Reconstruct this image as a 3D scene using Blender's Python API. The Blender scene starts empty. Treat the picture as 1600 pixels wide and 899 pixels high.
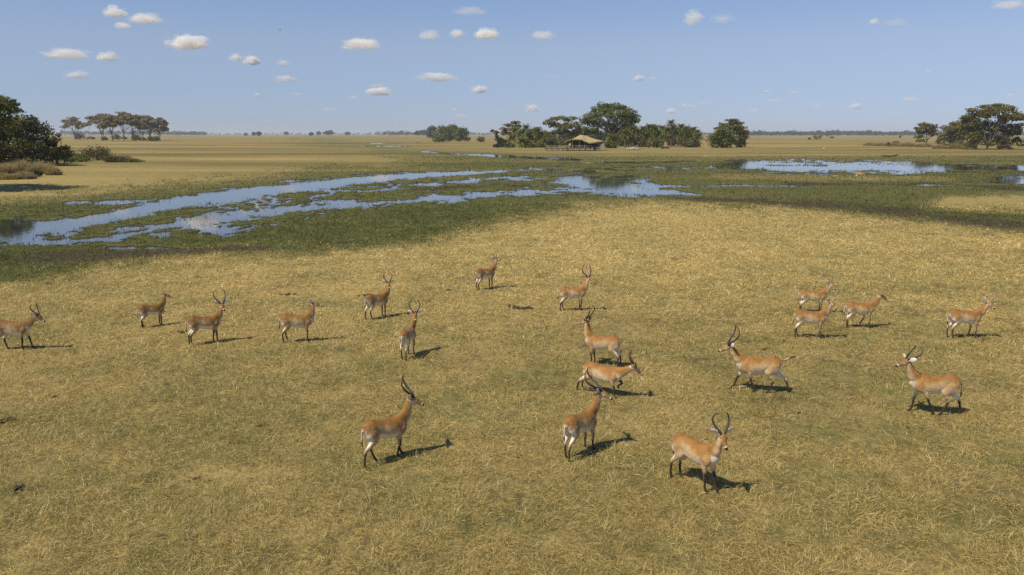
import bpy, bmesh, math, random
import numpy as np
from mathutils import Vector, Matrix, kdtree
R = math.radians
C = bpy.context.scene
COL = C.collection

# ------------------------------------------------------------------ camera, sky, sun, exposure
CAM_H, F, CX, CY = 7.0, 1232.0, 800.0, 449.5
PITCH = math.atan((CY - 209.3) / F)
cam_d = bpy.data.cameras.new('camera'); cam = bpy.data.objects.new('camera', cam_d); COL.objects.link(cam)
cam_d.sensor_width = 36.0; cam_d.lens = F / 1600 * 36.0
cam_d.clip_start = 0.1; cam_d.clip_end = 200000
cam.location = (0, 0, CAM_H); cam.rotation_euler = (math.pi / 2 - PITCH, 0, 0)
C.camera = cam

SUN_TRAVEL = Vector((0.56, 0.39, -1.0)).normalized()
SUN_EL = math.asin(-SUN_TRAVEL.z); SUN_ROT = math.atan2(-SUN_TRAVEL.x, -SUN_TRAVEL.y)
w = bpy.data.worlds.new('World'); C.world = w; w.use_nodes = True
nt = w.node_tree; bg = nt.nodes['Background']
sky = nt.nodes.new('ShaderNodeTexSky'); sky.sky_type = 'NISHITA'; sky.sun_disc = False
sky.sun_elevation = SUN_EL; sky.sun_rotation = SUN_ROT % (2 * math.pi)
sky.altitude = 1500; sky.air_density = 1.0; sky.dust_density = 0.2; sky.ozone_density = 4.0
tco = nt.nodes.new('ShaderNodeTexCoord'); sxy = nt.nodes.new('ShaderNodeSeparateXYZ'); nt.links.new(tco.outputs['Generated'], sxy.inputs[0])
rmp = nt.nodes.new('ShaderNodeValToRGB'); nt.links.new(sxy.outputs['Z'], rmp.inputs[0])     # dusty dry-season air low over the plain
els = rmp.color_ramp.elements; els[0].position = 0.0; els[0].color = (.47, .53, .80, 1); els[1].position = .30; els[1].color = (1, 1, 1, 1)
for ps_, c_ in ((.05, (.67, .65, .79, 1)), (.105, (.98, .82, .82, 1)), (.165, (1, .92, .94, 1))): els.new(ps_).color = c_
mxs = nt.nodes.new('ShaderNodeMix'); mxs.data_type = 'RGBA'; mxs.blend_type = 'MULTIPLY'; mxs.inputs[0].default_value = 1.0
nt.links.new(sky.outputs[0], mxs.inputs[6]); nt.links.new(rmp.outputs[0], mxs.inputs[7]); nt.links.new(mxs.outputs[2], bg.inputs[0])
bg.inputs[1].default_value = 0.115
sd = bpy.data.lights.new('sun', 'SUN'); sd.energy = 4.9; sd.angle = R(0.53); sd.color = (1.0, 0.91, 0.76)
so = bpy.data.objects.new('sun', sd); COL.objects.link(so); so.rotation_euler = SUN_TRAVEL.to_track_quat('-Z', 'Y').to_euler()
C.view_settings.view_transform = 'Standard'; C.view_settings.look = 'None'
C.view_settings.exposure = 0.0; C.view_settings.gamma = 1.0; C.view_settings.use_curve_mapping = False
cy = C.cycles
cy.max_bounces = 8; cy.diffuse_bounces = 3; cy.glossy_bounces = 3; cy.transmission_bounces = 4
cy.transparent_max_bounces = 8; cy.volume_bounces = 5; cy.use_denoising = False
cy.caustics_reflective = False; cy.caustics_refractive = False

# ------------------------------------------------------------------ helpers
SP, CP = math.sin(PITCH), math.cos(PITCH)
def G(px, py, z=0.0):
    """the spot of the plain that the photograph shows at this place of its 1600 x 899 frame"""
    a = PITCH + math.atan((py - CY) / F); D = (CAM_H - z) / math.tan(a)
    return Vector(((px - CX) / F * (D * CP + (CAM_H - z) * SP), D, z))
def PXM(py): return F / (G(800, py).y * CP + CAM_H * SP)      # photo pixels per metre at that row
def at_depth(px, py, D):
    dep_a = math.tan(-PITCH - math.atan((py - CY) / F)); z = CAM_H + D * dep_a
    return Vector(((px - CX) / F * (D * CP - (z - CAM_H) * SP), D, z))

rng = np.random.default_rng(7)
_perm = np.random.default_rng(3).permutation(512).astype(np.int64)
_perm = np.concatenate([_perm, _perm])
_val = np.random.default_rng(4).random(512)
def vnoise(x, y, z=None):
    xi = np.floor(x).astype(np.int64); yi = np.floor(y).astype(np.int64)
    xf = x - xi; yf = y - yi
    u = xf * xf * (3 - 2 * xf); v = yf * yf * (3 - 2 * yf)
    if z is None:
        def h(a, b): return _val[_perm[(_perm[a & 511] + b) & 511]]
        return (h(xi, yi) * (1 - u) + h(xi + 1, yi) * u) * (1 - v) + (h(xi, yi + 1) * (1 - u) + h(xi + 1, yi + 1) * u) * v
    zi = np.floor(z).astype(np.int64); zf = z - zi; t = zf * zf * (3 - 2 * zf)
    def h(a, b, c): return _val[_perm[(_perm[(_perm[a & 511] + b) & 511] + c) & 511]]
    def l(c): return (h(xi, yi, c) * (1 - u) + h(xi + 1, yi, c) * u) * (1 - v) + (h(xi, yi + 1, c) * (1 - u) + h(xi + 1, yi + 1, c) * u) * v
    return l(zi) * (1 - t) + l(zi + 1) * t
def fbm(x, y, n=4, z=None):
    s = 0; a = .5; tot = 0
    for i in range(n):
        s = s + a * vnoise(x * 2 ** i + 17.3 * i, y * 2 ** i - 9.1 * i, None if z is None else z * 2 ** i); tot += a; a *= .55
    return s / tot
def sstep(a, b, x):
    t = np.clip((x - a) / (b - a), 0, 1); return t * t * (3 - 2 * t)

def tag(o, label=None, cat=None, group=None, kind=None):
    if label: o['label'] = label
    if cat: o['category'] = cat
    if group: o['group'] = group
    if kind: o['kind'] = kind
    return o
def empty(name, loc, label, cat, group=None, rz=0.0, s=1.0):
    o = bpy.data.objects.new(name, None); COL.objects.link(o); o.location = loc; o.rotation_euler = (0, 0, rz)
    o.scale = (s, s, s); o.empty_display_size = .3
    return tag(o, label, cat, group)
def np_mesh(name, verts, faces, smooth=False):
    """faces: list of int arrays (n,k)"""
    me = bpy.data.meshes.new(name); verts = np.asarray(verts, dtype=np.float32)
    if not isinstance(faces, list) or isinstance(faces[0], tuple): faces = [faces]
    faces = [np.asarray(f, dtype=np.int32) for f in faces if len(f)]
    me.vertices.add(len(verts)); me.vertices.foreach_set('co', verts.ravel())
    idx = np.concatenate([f.ravel() for f in faces]); cnt = np.concatenate([np.full(len(f), f.shape[1], np.int32) for f in faces])
    st = np.zeros(len(cnt), np.int32); st[1:] = np.cumsum(cnt)[:-1]
    me.loops.add(len(idx)); me.loops.foreach_set('vertex_index', idx)
    me.polygons.add(len(cnt)); me.polygons.foreach_set('loop_start', st); me.polygons.foreach_set('loop_total', cnt)
    me.polygons.foreach_set('use_smooth', np.full(len(cnt), smooth, dtype=bool))
    me.update(calc_edges=True); me.validate()
    return me
def obj(name, me, mat=None, parent=None):
    o = bpy.data.objects.new(name, me); COL.objects.link(o)
    if mat is not None: me.materials.append(mat)
    if parent is not None: o.parent = parent
    return o
def attr_f(me, name, a):
    at = me.attributes.new(name, 'FLOAT', 'POINT'); at.data.foreach_set('value', np.asarray(a, np.float32))
def attr_c(me, name, a):
    a = np.asarray(a, np.float32)
    if a.shape[1] == 3: a = np.concatenate([a, np.ones((len(a), 1), np.float32)], 1)
    at = me.attributes.new(name, 'FLOAT_COLOR', 'POINT'); at.data.foreach_set('color', a.ravel())

class MB:
    """collects boxes, tubes and bars into one mesh"""
    def __init__(s): s.v = []; s.f3 = []; s.f4 = []; s.n = 0
    def add(s, v, f4=(), f3=()):
        v = np.asarray(v, float); s.v.append(v)
        if len(f4): s.f4.append(np.asarray(f4) + s.n)
        if len(f3): s.f3.append(np.asarray(f3) + s.n)
        s.n += len(v)
    def box(s, c, d, rz=0.0, rx=0.0):
        m = Matrix.Rotation(rz, 3, 'Z') @ Matrix.Rotation(rx, 3, 'X')
        v = [Vector(c) + m @ Vector((x * d[0] / 2, y * d[1] / 2, z * d[2] / 2)) for x in (-1, 1) for y in (-1, 1) for z in (-1, 1)]
        s.add(v, [(0, 1, 3, 2), (4, 6, 7, 5), (0, 4, 5, 1), (2, 3, 7, 6), (0, 2, 6, 4), (1, 5, 7, 3)])
    def tube(s, pts, rad, seg=7):
        pts = np.asarray(pts, float); n = len(pts); rad = np.broadcast_to(np.asarray(rad, float), (n,))
        T = np.gradient(pts, axis=0); T /= np.linalg.norm(T, axis=1, keepdims=True) + 1e-9
        ref = np.array([0, 0, 1.0]) if abs(T[0, 2]) < .9 else np.array([1.0, 0, 0])
        A = np.cross(T, ref); A /= np.linalg.norm(A, axis=1, keepdims=True) + 1e-9; B = np.cross(T, A)
        th = np.arange(seg) / seg * 2 * math.pi
        v = pts[:, None] + rad[:, None, None] * (A[:, None] * np.cos(th)[None, :, None] + B[:, None] * np.sin(th)[None, :, None])
        v = np.concatenate([v.reshape(-1, 3), pts[:1], pts[-1:]])
        i = np.arange(n - 1)[:, None] * seg; j = np.arange(seg)[None]; k = (j + 1) % seg
        f4 = np.stack([i + j, i + k, i + seg + k, i + seg + j], -1).reshape(-1, 4)
        jj = np.arange(seg); kk = (jj + 1) % seg; a = n * seg; e = (n - 1) * seg
        f3 = np.concatenate([np.stack([kk, jj, np.full(seg, a)], -1), np.stack([e + jj, e + kk, np.full(seg, a + 1)], -1)])
        s.add(v, f4, f3)
    def bar(s, a, b, r, r2=None, seg=7): s.tube([a, b], [r, r if r2 is None else r2], seg)
    def ball(s, c, r, seg=10, rings=7, jit=0.0, rg=None):
        th = np.linspace(0, math.pi, rings + 1); ph = np.arange(seg) / seg * 2 * math.pi
        v = np.stack([np.outer(np.sin(th), np.cos(ph)), np.outer(np.sin(th), np.sin(ph)), np.outer(np.cos(th), np.ones(seg))], -1)
        if jit: 
            o = rg.random(3) * 50; v = v * (1 + jit * (fbm(v[..., 0] * 1.7 + o[0], v[..., 1] * 1.7 + o[1], 2, v[..., 2] * 1.7 + o[2]) - .5)[..., None] * 2)
        v = v.reshape(-1, 3) * np.asarray(r) + np.asarray(c)
        i = np.arange(rings)[:, None] * seg; j = np.arange(seg)[None]; k = (j + 1) % seg
        s.add(v, np.stack([i + j, i + seg + j, i + seg + k, i + k], -1).reshape(-1, 4))
    def build(s, name, mat, parent=None, smooth=False):
        me = np_mesh(name, np.concatenate(s.v), ([np.concatenate(s.f4)] if s.f4 else []) + ([np.concatenate(s.f3)] if s.f3 else []), smooth)
        return obj(name, me, mat, parent)

# ------------------------------------------------------------------ materials
def mat_new(name):
    m = bpy.data.materials.new(name); m.use_nodes = True; t = m.node_tree
    return m, t, t.nodes['Principled BSDF']
def N(t, typ, **kw):
    n = t.nodes.new('ShaderNode' + typ)
    for k, v in kw.items(): setattr(n, k, v)
    return n
def noise(t, vec, scale, detail=3, rough=.55, dist=0.0):
    n = N(t, 'TexNoise'); n.inputs['Scale'].default_value = scale; n.inputs['Detail'].default_value = detail
    n.inputs['Roughness'].default_value = rough; n.inputs['Distortion'].default_value = dist
    if vec is not None: t.links.new(vec, n.inputs['Vector'])
    return n.outputs['Fac']
def mapr(t, val, a, b, c=0.0, d=1.0):
    n = N(t, 'MapRange'); n.inputs[1].default_value = a; n.inputs[2].default_value = b; n.inputs[3].default_value = c; n.inputs[4].default_value = d
    t.links.new(val, n.inputs[0]); return n.outputs[0]
def mix(t, fac, a, b, blend='MIX'):
    n = N(t, 'Mix', data_type='RGBA', blend_type=blend)
    for s, v in ((n.inputs[0], fac), (n.inputs[6], a), (n.inputs[7], b)):
        if hasattr(v, 'is_linked') or hasattr(v, 'links'): t.links.new(v, s)
        elif isinstance(v, (int, float)): s.default_value = v
        else: s.default_value = (*v[:3], 1)
    return n.outputs[2]
def math_(t, op, a, b=None):
    n = N(t, 'Math', operation=op)
    for i, v in enumerate((a, b)):
        if v is None: continue
        if isinstance(v, (int, float)): n.inputs[i].default_value = v
        else: t.links.new(v, n.inputs[i])
    return n.outputs[0]
def coords(t, kind='Object', scale=(1, 1, 1)):
    c = N(t, 'TexCoord'); m = N(t, 'Mapping'); m.inputs['Scale'].default_value = scale
    t.links.new(c.outputs[kind], m.inputs['Vector']); return m.outputs[0]
def attr(t, name):
    a = N(t, 'Attribute'); a.attribute_name = name; return a
def plain(name, col, rough=.8, var=.25, scale=3.0, metallic=0.0):
    m, t, p = mat_new(name); f = noise(t, coords(t), scale, 4)
    c = mix(t, mapr(t, f, .3, .7), [x * (1 - var) for x in col], [min(1, x * (1 + var)) for x in col])
    t.links.new(c, p.inputs['Base Color']); p.inputs['Roughness'].default_value = rough; p.inputs['Metallic'].default_value = metallic
    p.inputs['Specular IOR Level'].default_value = .3
    return m
def leaf_mat(name, dark, light, accent=None, trans=.3, scale=.35, amount=.25):
    m, t, p = mat_new(name)
    g = N(t, 'NewGeometry'); rnd = g.outputs['Random Per Island']
    f = noise(t, coords(t), scale, 3)
    c = mix(t, math_(t, 'ADD', math_(t, 'MULTIPLY', mapr(t, f, .32, .68), .55), math_(t, 'MULTIPLY', rnd, .45)), dark, light)
    if accent is not None:
        f2 = noise(t, coords(t), scale * 2.3, 2)
        c = mix(t, math_(t, 'MULTIPLY', mapr(t, f2, .52, .66), amount * 2), c, accent)
    t.links.new(c, p.inputs['Base Color']); p.inputs['Roughness'].default_value = .55; p.inputs['Specular IOR Level'].default_value = .25
    tr = N(t, 'BsdfTranslucent'); t.links.new(mix(t, .5, c, light), tr.inputs[0])
    ms = N(t, 'MixShader'); ms.inputs[0].default_value = trans
    t.links.new(p.outputs[0], ms.inputs[1]); t.links.new(tr.outputs[0], ms.inputs[2])
    t.links.new(ms.outputs[0], t.nodes['Material Output'].inputs[0])
    return m
M = {}
M['fig'] = leaf_mat('fig_leaves', (.058, .080, .014), (.20, .23, .042), (.25, .23, .06), trans=.34)
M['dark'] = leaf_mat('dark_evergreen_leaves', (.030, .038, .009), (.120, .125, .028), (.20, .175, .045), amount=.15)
M['acacia'] = leaf_mat('acacia_leaves', (.090, .092, .024), (.26, .23, .065), (.26, .18, .065), trans=.34)
M['brown'] = leaf_mat('brown_acacia_leaves', (.165, .128, .060), (.32, .255, .125), (.23, .20, .07), trans=.3, amount=.2)
M['fever'] = leaf_mat('right_acacia_leaves', (.085, .086, .020), (.24, .215, .055), (.27, .19, .07), trans=.34)
M['olive'] = leaf_mat('olive_shrub_leaves', (.055, .052, .018), (.150, .135, .050), (.2, .16, .07))
M['shrub'] = leaf_mat('green_shrub_leaves', (.058, .080, .015), (.20, .22, .046), (.26, .23, .06), trans=.34)
M['gold'] = leaf_mat('yellowing_shrub_leaves', (.10, .075, .015), (.26, .19, .04), (.08, .09, .02))
M['palm'] = leaf_mat('palm_fronds', (.062, .086, .017), (.24, .25, .058), (.38, .30, .09), trans=.34, amount=.3)
M['drygrass'] = leaf_mat('dry_tussock_straw', (.25, .19, .078), (.52, .42, .20), (.15, .135, .045), trans=.35, amount=.35)
M['far'] = leaf_mat('far_leaves', (.030, .036, .014), (.080, .080, .030), (.10, .08, .03), scale=.02)
M['bark'] = plain('pale_bark', (.26, .22, .16), .85, .35, 2.0)
M['bark_dark'] = plain('dark_bark', (.11, .085, .06), .9, .35, 2.0)
M['thatch'] = plain('straw_thatch', (.37, .285, .14), .9, .35, 4.0)
M['wood'] = plain('weathered_wood', (.12, .09, .065), .8, .3, 5.0)
M['wood_lt'] = plain('pale_weathered_wood', (.30, .26, .20), .8, .3, 5.0)
M['redwood'] = plain('red_brown_wood', (.28, .10, .045), .8, .3, 5.0)
M['canvas'] = plain('beige_canvas', (.34, .31, .24), .85, .15, 2.0)
M['shade_cloth'] = plain('dark_canvas', (.06, .05, .04), .9, .2, 2.0)
M['white'] = plain('white_cloth', (.72, .69, .62), .7, .1, 3.0)
M['horn'] = plain('ridged_black_horn', (.045, .038, .032), .45, .4, 30.0)
M['stone'] = plain('pale_stone', (.38, .35, .30), .85, .25, 2.0)

# ------------------------------------------------------------------ ground sheet, channels, water
def poly_sd(px, py, pts, k=4.0):
    """signed distance, negative inside, in the chart (px, k*py)"""
    pts = np.array(pts, float) * (1, k); x = px; y = py * k
    d2 = np.full(x.shape, 1e18); ins = np.zeros(x.shape, bool); n = len(pts)
    for i in range(n):
        a = pts[i]; b = pts[(i + 1) % n]; e = b - a
        tt = np.clip(((x - a[0]) * e[0] + (y - a[1]) * e[1]) / (e @ e), 0, 1)
        d2 = np.minimum(d2, (x - a[0] - tt * e[0]) ** 2 + (y - a[1] - tt * e[1]) ** 2)
        c = ((a[1] <= y) & (b[1] > y)) | ((b[1] <= y) & (a[1] > y))
        with np.errstate(divide='ignore', invalid='ignore'):
            xi = a[0] + (y - a[1]) / (b[1] - a[1] if b[1] != a[1] else 1e-9) * e[0]
        ins ^= c & (x < xi)
    return np.sqrt(d2) * np.where(ins, -1, 1)
def stroke(px, py, pts, soft=1.0, k=4.0):
    """1 on the line, 0 well off it; pts = (px, py, half width in rows)"""
    out = np.zeros(px.shape)
    for (ax, ay, ar), (bx, by, br) in zip(pts[:-1], pts[1:]):
        ex, ey = bx - ax, (by - ay) * k
        tt = np.clip(((px - ax) * ex + (py - ay) * k * ey) / (ex * ex + ey * ey), 0, 1)
        d = np.sqrt((px - ax - tt * ex) ** 2 + ((py - ay) * k - tt * ey) ** 2) / k
        r = ar + (br - ar) * tt
        out = np.maximum(out, np.clip(1.0 - .5 * d / r, 0, 1))      # .5 on the bank
    return out
GREEN = [(-500, 336), (0, 314), (110, 306), (260, 291), (420, 274), (560, 263), (650, 259), (690, 253), (640, 244), (560, 233), (470, 226), (500, 220),
         (600, 226), (700, 236), (860, 246), (1000, 243), (1150, 246), (1400, 246), (1600, 243), (2100, 243), (2100, 372), (1600, 360), (1450, 345),
         (1300, 329), (1150, 319), (1020, 311), (900, 318), (820, 333), (760, 349), (700, 366), (600, 386), (450, 393), (300, 399), (180, 411), (80, 436), (-500, 475)]
WATER = [
    (1.12, [(-200, 357, 24), (20, 357, 18), (70, 354, 13), (130, 346, 9), (200, 332, 8), (300, 313, 8), (400, 300, 8), (480, 290, 7), (560, 281, 6), (640, 274.5, 4.5), (740, 269.5, 3), (790, 267, 1.2)]),
    (.80, [(80, 379, 5), (180, 372, 9), (250, 355, 11), (330, 343, 14), (420, 330, 14), (500, 322, 11), (600, 316, 9), (700, 309, 7), (800, 302, 7), (890, 297, 7), (910, 298, 4)]),
    (.80, [(300, 351, 8), (355, 362, 7)]),
    (.78, [(170, 386, 3.5), (230, 386, 2.2), (285, 388, .9)]),
    (.68, [(110, 318, 3), (200, 315, 4), (240, 309, 3)]),
    (.66, [(320, 297, 2.5), (430, 289, 3.5), (470, 286, 3)]),
    (.66, [(440, 283, 2), (540, 277, 2.6), (640, 272, 2.4)]),
    (.62, [(330, 322, 8), (430, 312, 9), (540, 301, 8), (640, 292, 6), (720, 284, 5), (790, 277, 3)]),
    (.60, [(800, 279, 4), (860, 279, 4)]),
    (.90, [(660, 237, 1.1), (720, 241, 1.2), (760, 243, 1.6), (830, 246.5, 1.6), (900, 249.5, 2.2)]),
    (.70, [(880, 254.5, 1.6), (1000, 253.5, 1.5), (1085, 252, 1.4)]),
    (.58, [(820, 264, 4.5), (910, 268, 7), (1000, 265, 6), (1080, 262, 4.5), (1130, 262, 4)]),
    (.95, [(895, 284, 10), (945, 290, 15), (990, 298, 9), (1040, 301, 5), (1090, 304, 1.5)]),
    (.70, [(1000, 291, 1.8), (1120, 290, 1.7), (1150, 290, 1.8), (1270, 291, 1.3)]),
    (.95, [(1150, 257, 6.5), (1220, 259, 8.5), (1300, 261, 9.5), (1400, 262, 9), (1470, 263, 6)]),
    (.62, [(1470, 263, 8), (1600, 262, 8)]),
    (.80, [(1435, 289, 1.6), (1485, 289.5, 1.4)]),
    (.95, [(1580, 283, 7), (1700, 282, 10)]),
    (.80, [(580, 224.3, .9), (600, 224.3, .9)]),
    (.70, [(560, 228, .6), (640, 229, .6)]),
]
def chart(X, Y):
    dep = Y * CP + CAM_H * SP; up = Y * SP - CAM_H * CP
    return CX + F * X / dep, CY - F * up / dep
def fields(X, Y):
    px, py = chart(X, Y)
    px = np.clip(px, -450, 2050)
    n1 = fbm(X * .11, Y * .055, 4); n2 = fbm(X * .45 + 40, Y * .25, 4); n3 = fbm(X * 1.6, Y * .9 + 70, 3)
    s = np.zeros(X.shape)
    m = (py > 215) & (py < 410)
    for a, pts in WATER: s[m] = np.maximum(s[m], a * stroke(px[m], py[m], pts))
    near = np.clip((py - 255) / 60, .15, 1)
    s = np.where(s > 0, s + (1.05 * (n2 - .55) + .45 * (n1 - .53) + 1.0 * (n3 - .52) * near) * np.where(s > .72, .55, 1.0) * sstep(.02, .3, s), 0)
    s[m] -= .5 * stroke(px[m], py[m], [(1195, 258, 1.0), (1290, 258.5, 1.0)])
    wob = (n1 - .5) * 70 + (n2 - .5) * 45
    sdg = poly_sd(px, py, GREEN); g = sstep(30, -34, sdg + wob) * .35 + .65 * sstep(110, -70, sdg + 1.3 * wob + (n3 - .5) * 90)
    g2 = stroke(px, py, [(1490, 318, 11), (1560, 318, 15), (2000, 320, 20)])
    g = g * (1 - .75 * sstep(.30, .75, g2 + .5 * (n2 - .5)))
    g3 = stroke(px, py, [(1130, 276, 5), (1300, 278.5, 6), (1480, 280, 4)])
    g = g * (1 - .5 * sstep(.4, .8, g3 + .5 * (n2 - .5)))
    mud = np.zeros(X.shape)
    for a, pts in ((.72, [(-200, 405, 18), (60, 402, 14), (200, 398, 8), (320, 392, 5), (560, 380, 4)]), (1.0, [(290, 352, 6), (350, 352, 5)]), (1.0, [(400, 330, 5), (480, 318, 6), (560, 318, 4)]),
                   (.95, [(1010, 307, 3), (1200, 316, 5), (1350, 326, 7), (1500, 344, 9), (1600, 354, 12), (2000, 380, 15)]), (.9, [(1230, 288, 2.2), (1350, 288.5, 3), (1500, 289, 3), (1600, 296, 4)]),
                   (.8, [(640, 296, 4), (760, 292, 4), (820, 290, 3)]), (.7, [(400, 290, 3), (560, 290, 3)])):
        mud = np.maximum(mud, a * stroke(px, py, pts))
    mud = sstep(.36, 1.0, mud + 1.3 * (n2 - .5) + .6 * (n3 - .5) + .5 * (n1 - .5))
    mud = np.maximum(mud, .60 * sstep(.68, .77, .75 * fbm(X * .75 + 200, Y * .75 + 30, 4) + .25 * vnoise(X * 7, Y * 7)) * (Y < 90) * (s < .05))
    mud = np.maximum(mud, .75 * sstep(.30, .46, s) * sstep(.40, .62, n2))
    return px, py, s, g, mud, n1, n2
def ground_z(X, Y, s, g):
    z = .06 * (fbm(X * .35, Y * .35, 3) - .5) * np.clip((Y - 4) / 10, 0, 1) + .035 * (fbm(X * 1.3 + 9, Y * 1.3, 2) - .5)
    z = z * (1 - .7 * sstep(.02, .2, s))
    return z - np.clip((s - .30) * .40, 0, .22) + .02

pys = np.concatenate([np.geomspace(3600, 420, 260), np.arange(419.4, 228, -.55), np.geomspace(227.8, 210.35, 110)])
Yr = np.array([G(800, p).y for p in pys])
tc = np.concatenate([-np.geomspace(5, .92, 40), np.linspace(-.91, .91, 1500), np.geomspace(.92, 5, 40)])
Xg = (tc[None] * (Yr[:, None] * CP + CAM_H * SP)); Yg = np.broadcast_to(Yr[:, None], Xg.shape).copy()
px, py, s_, g_, mud_, n1_, n2_ = fields(Xg, Yg)
Zg = ground_z(Xg, Yg, s_, g_)
# the camp and the wooded knolls stand on slightly higher ground
for (kx, ky, kr, kh) in ((1000, 233, 70, .5), (1530, 232, 50, .4), (40, 262, 22, .4)):
    p = G(kx, ky); Zg = Zg + kh * np.exp(-(((Xg - p.x) / kr) ** 2 + ((Yg - p.y - 8) / 22) ** 2)) * (s_ < .05)
nr, nc = Xg.shape
i = (np.arange(nr - 1)[:, None] * nc + np.arange(nc - 1)[None]).ravel()
gm = np_mesh('ground', np.stack([Xg, Yg, Zg], -1).reshape(-1, 3), np.stack([i, i + 1, i + nc + 1, i + nc], -1), True)
attr_f(gm, 'wet', s_.ravel()); attr_f(gm, 'green', g_.ravel()); attr_f(gm, 'mud', mud_.ravel())

def ground_material():
    m, t, p = mat_new('grassland')
    co = coords(t)
    big = noise(t, co, .05, 4, .6); mid = noise(t, co, .35, 4, .6); fine = noise(t, co, 2.2, 5, .65); vf = noise(t, co, 11.0, 4, .7)
    band = noise(t, coords(t, 'Object', (.0045, .030, 1)), 1.0, 6, .68)
    geo = N(t, 'NewGeometry'); sep = N(t, 'SeparateXYZ'); t.links.new(geo.outputs['Position'], sep.inputs[0])
    # dry sward
    a = mix(t, mapr(t, fine, .35, .65), (.245, .185, .058), (.49, .355, .122))
    a = mix(t, mapr(t, vf, .42, .70, 0, .75), a, (.50, .385, .17))
    a = mix(t, mapr(t, vf, .46, .30, 0, .55), a, (.075, .060, .024))
    a = mix(t, mapr(t, sep.outputs['Y'], 48, 22, 0, .42), a, mix(t, mapr(t, vf, .35, .65), (.125, .094, .034), (.26, .195, .070)))  # near ground darkened: shade under the straw is put into the colour
    gz = math_(t, 'MULTIPLY', math_(t, 'MULTIPLY', mapr(t, mid, .38, .62), .85), mapr(t, sep.outputs['Y'], 60, 14, .25, 1))
    a = mix(t, gz, a, mix(t, mapr(t, fine, .35, .65), (.085, .090, .024), (.20, .185, .060)))
    a = mix(t, mapr(t, big, .5, .72, 0, .35), a, (.26, .19, .085))
    # far plain in bands of straw and brown
    farf = mapr(t, sep.outputs['Y'], 75, 190)
    fb = mix(t, mapr(t, band, .40, .60), (.095, .080, .026), (.40, .285, .098))
    fb = mix(t, mapr(t, fine, .3, .7, 0, .35), fb, (.16, .12, .05))
    fb = mix(t, math_(t, 'MULTIPLY', mapr(t, noise(t, coords(t, 'Object', (.010, .035, 1)), 1.0, 4, .6), .38, .58), mapr(t, sep.outputs['Y'], 520, 120, .15, .62)), fb, mix(t, mapr(t, fine, .35, .65), (.090, .084, .022), (.180, .155, .046)))
    a = mix(t, math_(t, 'MULTIPLY', farf, .85), a, fb)
    # lush grass
    g = mix(t, mapr(t, fine, .33, .67), (.058, .064, .015), (.135, .138, .036))
    g = mix(t, mapr(t, mid, .45, .68, 0, .6), g, (.150, .130, .042))
    g = mix(t, math_(t, 'MULTIPLY', mapr(t, band, .46, .60), math_(t, 'MULTIPLY', mapr(t, sep.outputs['Y'], 70, 150), .7)), g, (.20, .165, .058))
    g = mix(t, mapr(t, vf, .46, .30, 0, .6), g, (.028, .030, .010))
    c = mix(t, attr(t, 'green').outputs['Fac'], a, g)
    md = mix(t, mapr(t, fine, .35, .65), (.030, .024, .014), (.085, .066, .036))
    c = mix(t, math_(t, 'MULTIPLY', attr(t, 'mud').outputs['Fac'], .85), c, md)
    c = mix(t, mapr(t, attr(t, 'wet').outputs['Fac'], .36, .46, 0, .8), c, (.032, .030, .014))
    t.links.new(c, p.inputs['Base Color']); p.inputs['Roughness'].default_value = .9; p.inputs['Specular IOR Level'].default_value = .12
    b = N(t, 'Bump'); b.inputs['Strength'].default_value = .9; b.inputs['Distance'].default_value = .10
    h = math_(t, 'ADD', math_(t, 'MULTIPLY', fine, 1.0), math_(t, 'MULTIPLY', vf, .55))
    t.links.new(h, b.inputs['Height']); t.links.new(b.outputs[0], p.inputs['Normal'])
    return m
M['ground'] = ground_material()
tag(obj('ground', gm, M['ground']), kind='structure')

def big_sheet(name, z, x0, x1, y0, y1, mat):
    me = np_mesh(name, [(x0, y0, z), (x1, y0, z), (x1, y1, z), (x0, y1, z)], [(0, 1, 2, 3)])
    return tag(obj(name, me, mat), kind='structure')
big_sheet('plain', -.45, -9000, 9000, -2000, 9400, M['ground'])
def water_material():
    m, t, p = mat_new('marsh_water')
    p.inputs['Base Color'].default_value = (.030, .030, .022, 1); p.inputs['Roughness'].default_value = .04
    p.inputs['IOR'].default_value = 1.9; p.inputs['Specular IOR Level'].default_value = .7
    b = N(t, 'Bump'); b.inputs['Strength'].default_value = .12; b.inputs['Distance'].default_value = .02
    t.links.new(noise(t, coords(t, 'Object', (1, .6, 1)), 1.6, 3), b.inputs['Height']); t.links.new(b.outputs[0], p.inputs['Normal'])
    return m
M['water'] = water_material()
big_sheet('water', -.060, -260, 420, 38, 760, M['water'])

# ------------------------------------------------------------------ haze
def haze():
    m = bpy.data.materials.new('thin_air'); m.use_nodes = True; t = m.node_tree
    t.nodes.remove(t.nodes['Principled BSDF'])
    v = N(t, 'VolumePrincipled'); v.inputs['Color'].default_value = (.78, .87, 1.0, 1); v.inputs['Density'].default_value = HAZE_D
    v.inputs['Anisotropy'].default_value = .1
    t.links.new(v.outputs[0], t.nodes['Material Output'].inputs['Volume'])
    mb = MB(); mb.box((0, 3700, 19.25), (18600, 12000, 41.5)); tag(mb.build('haze', m), kind='stuff')
HAZE_D = .0001
haze()

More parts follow.
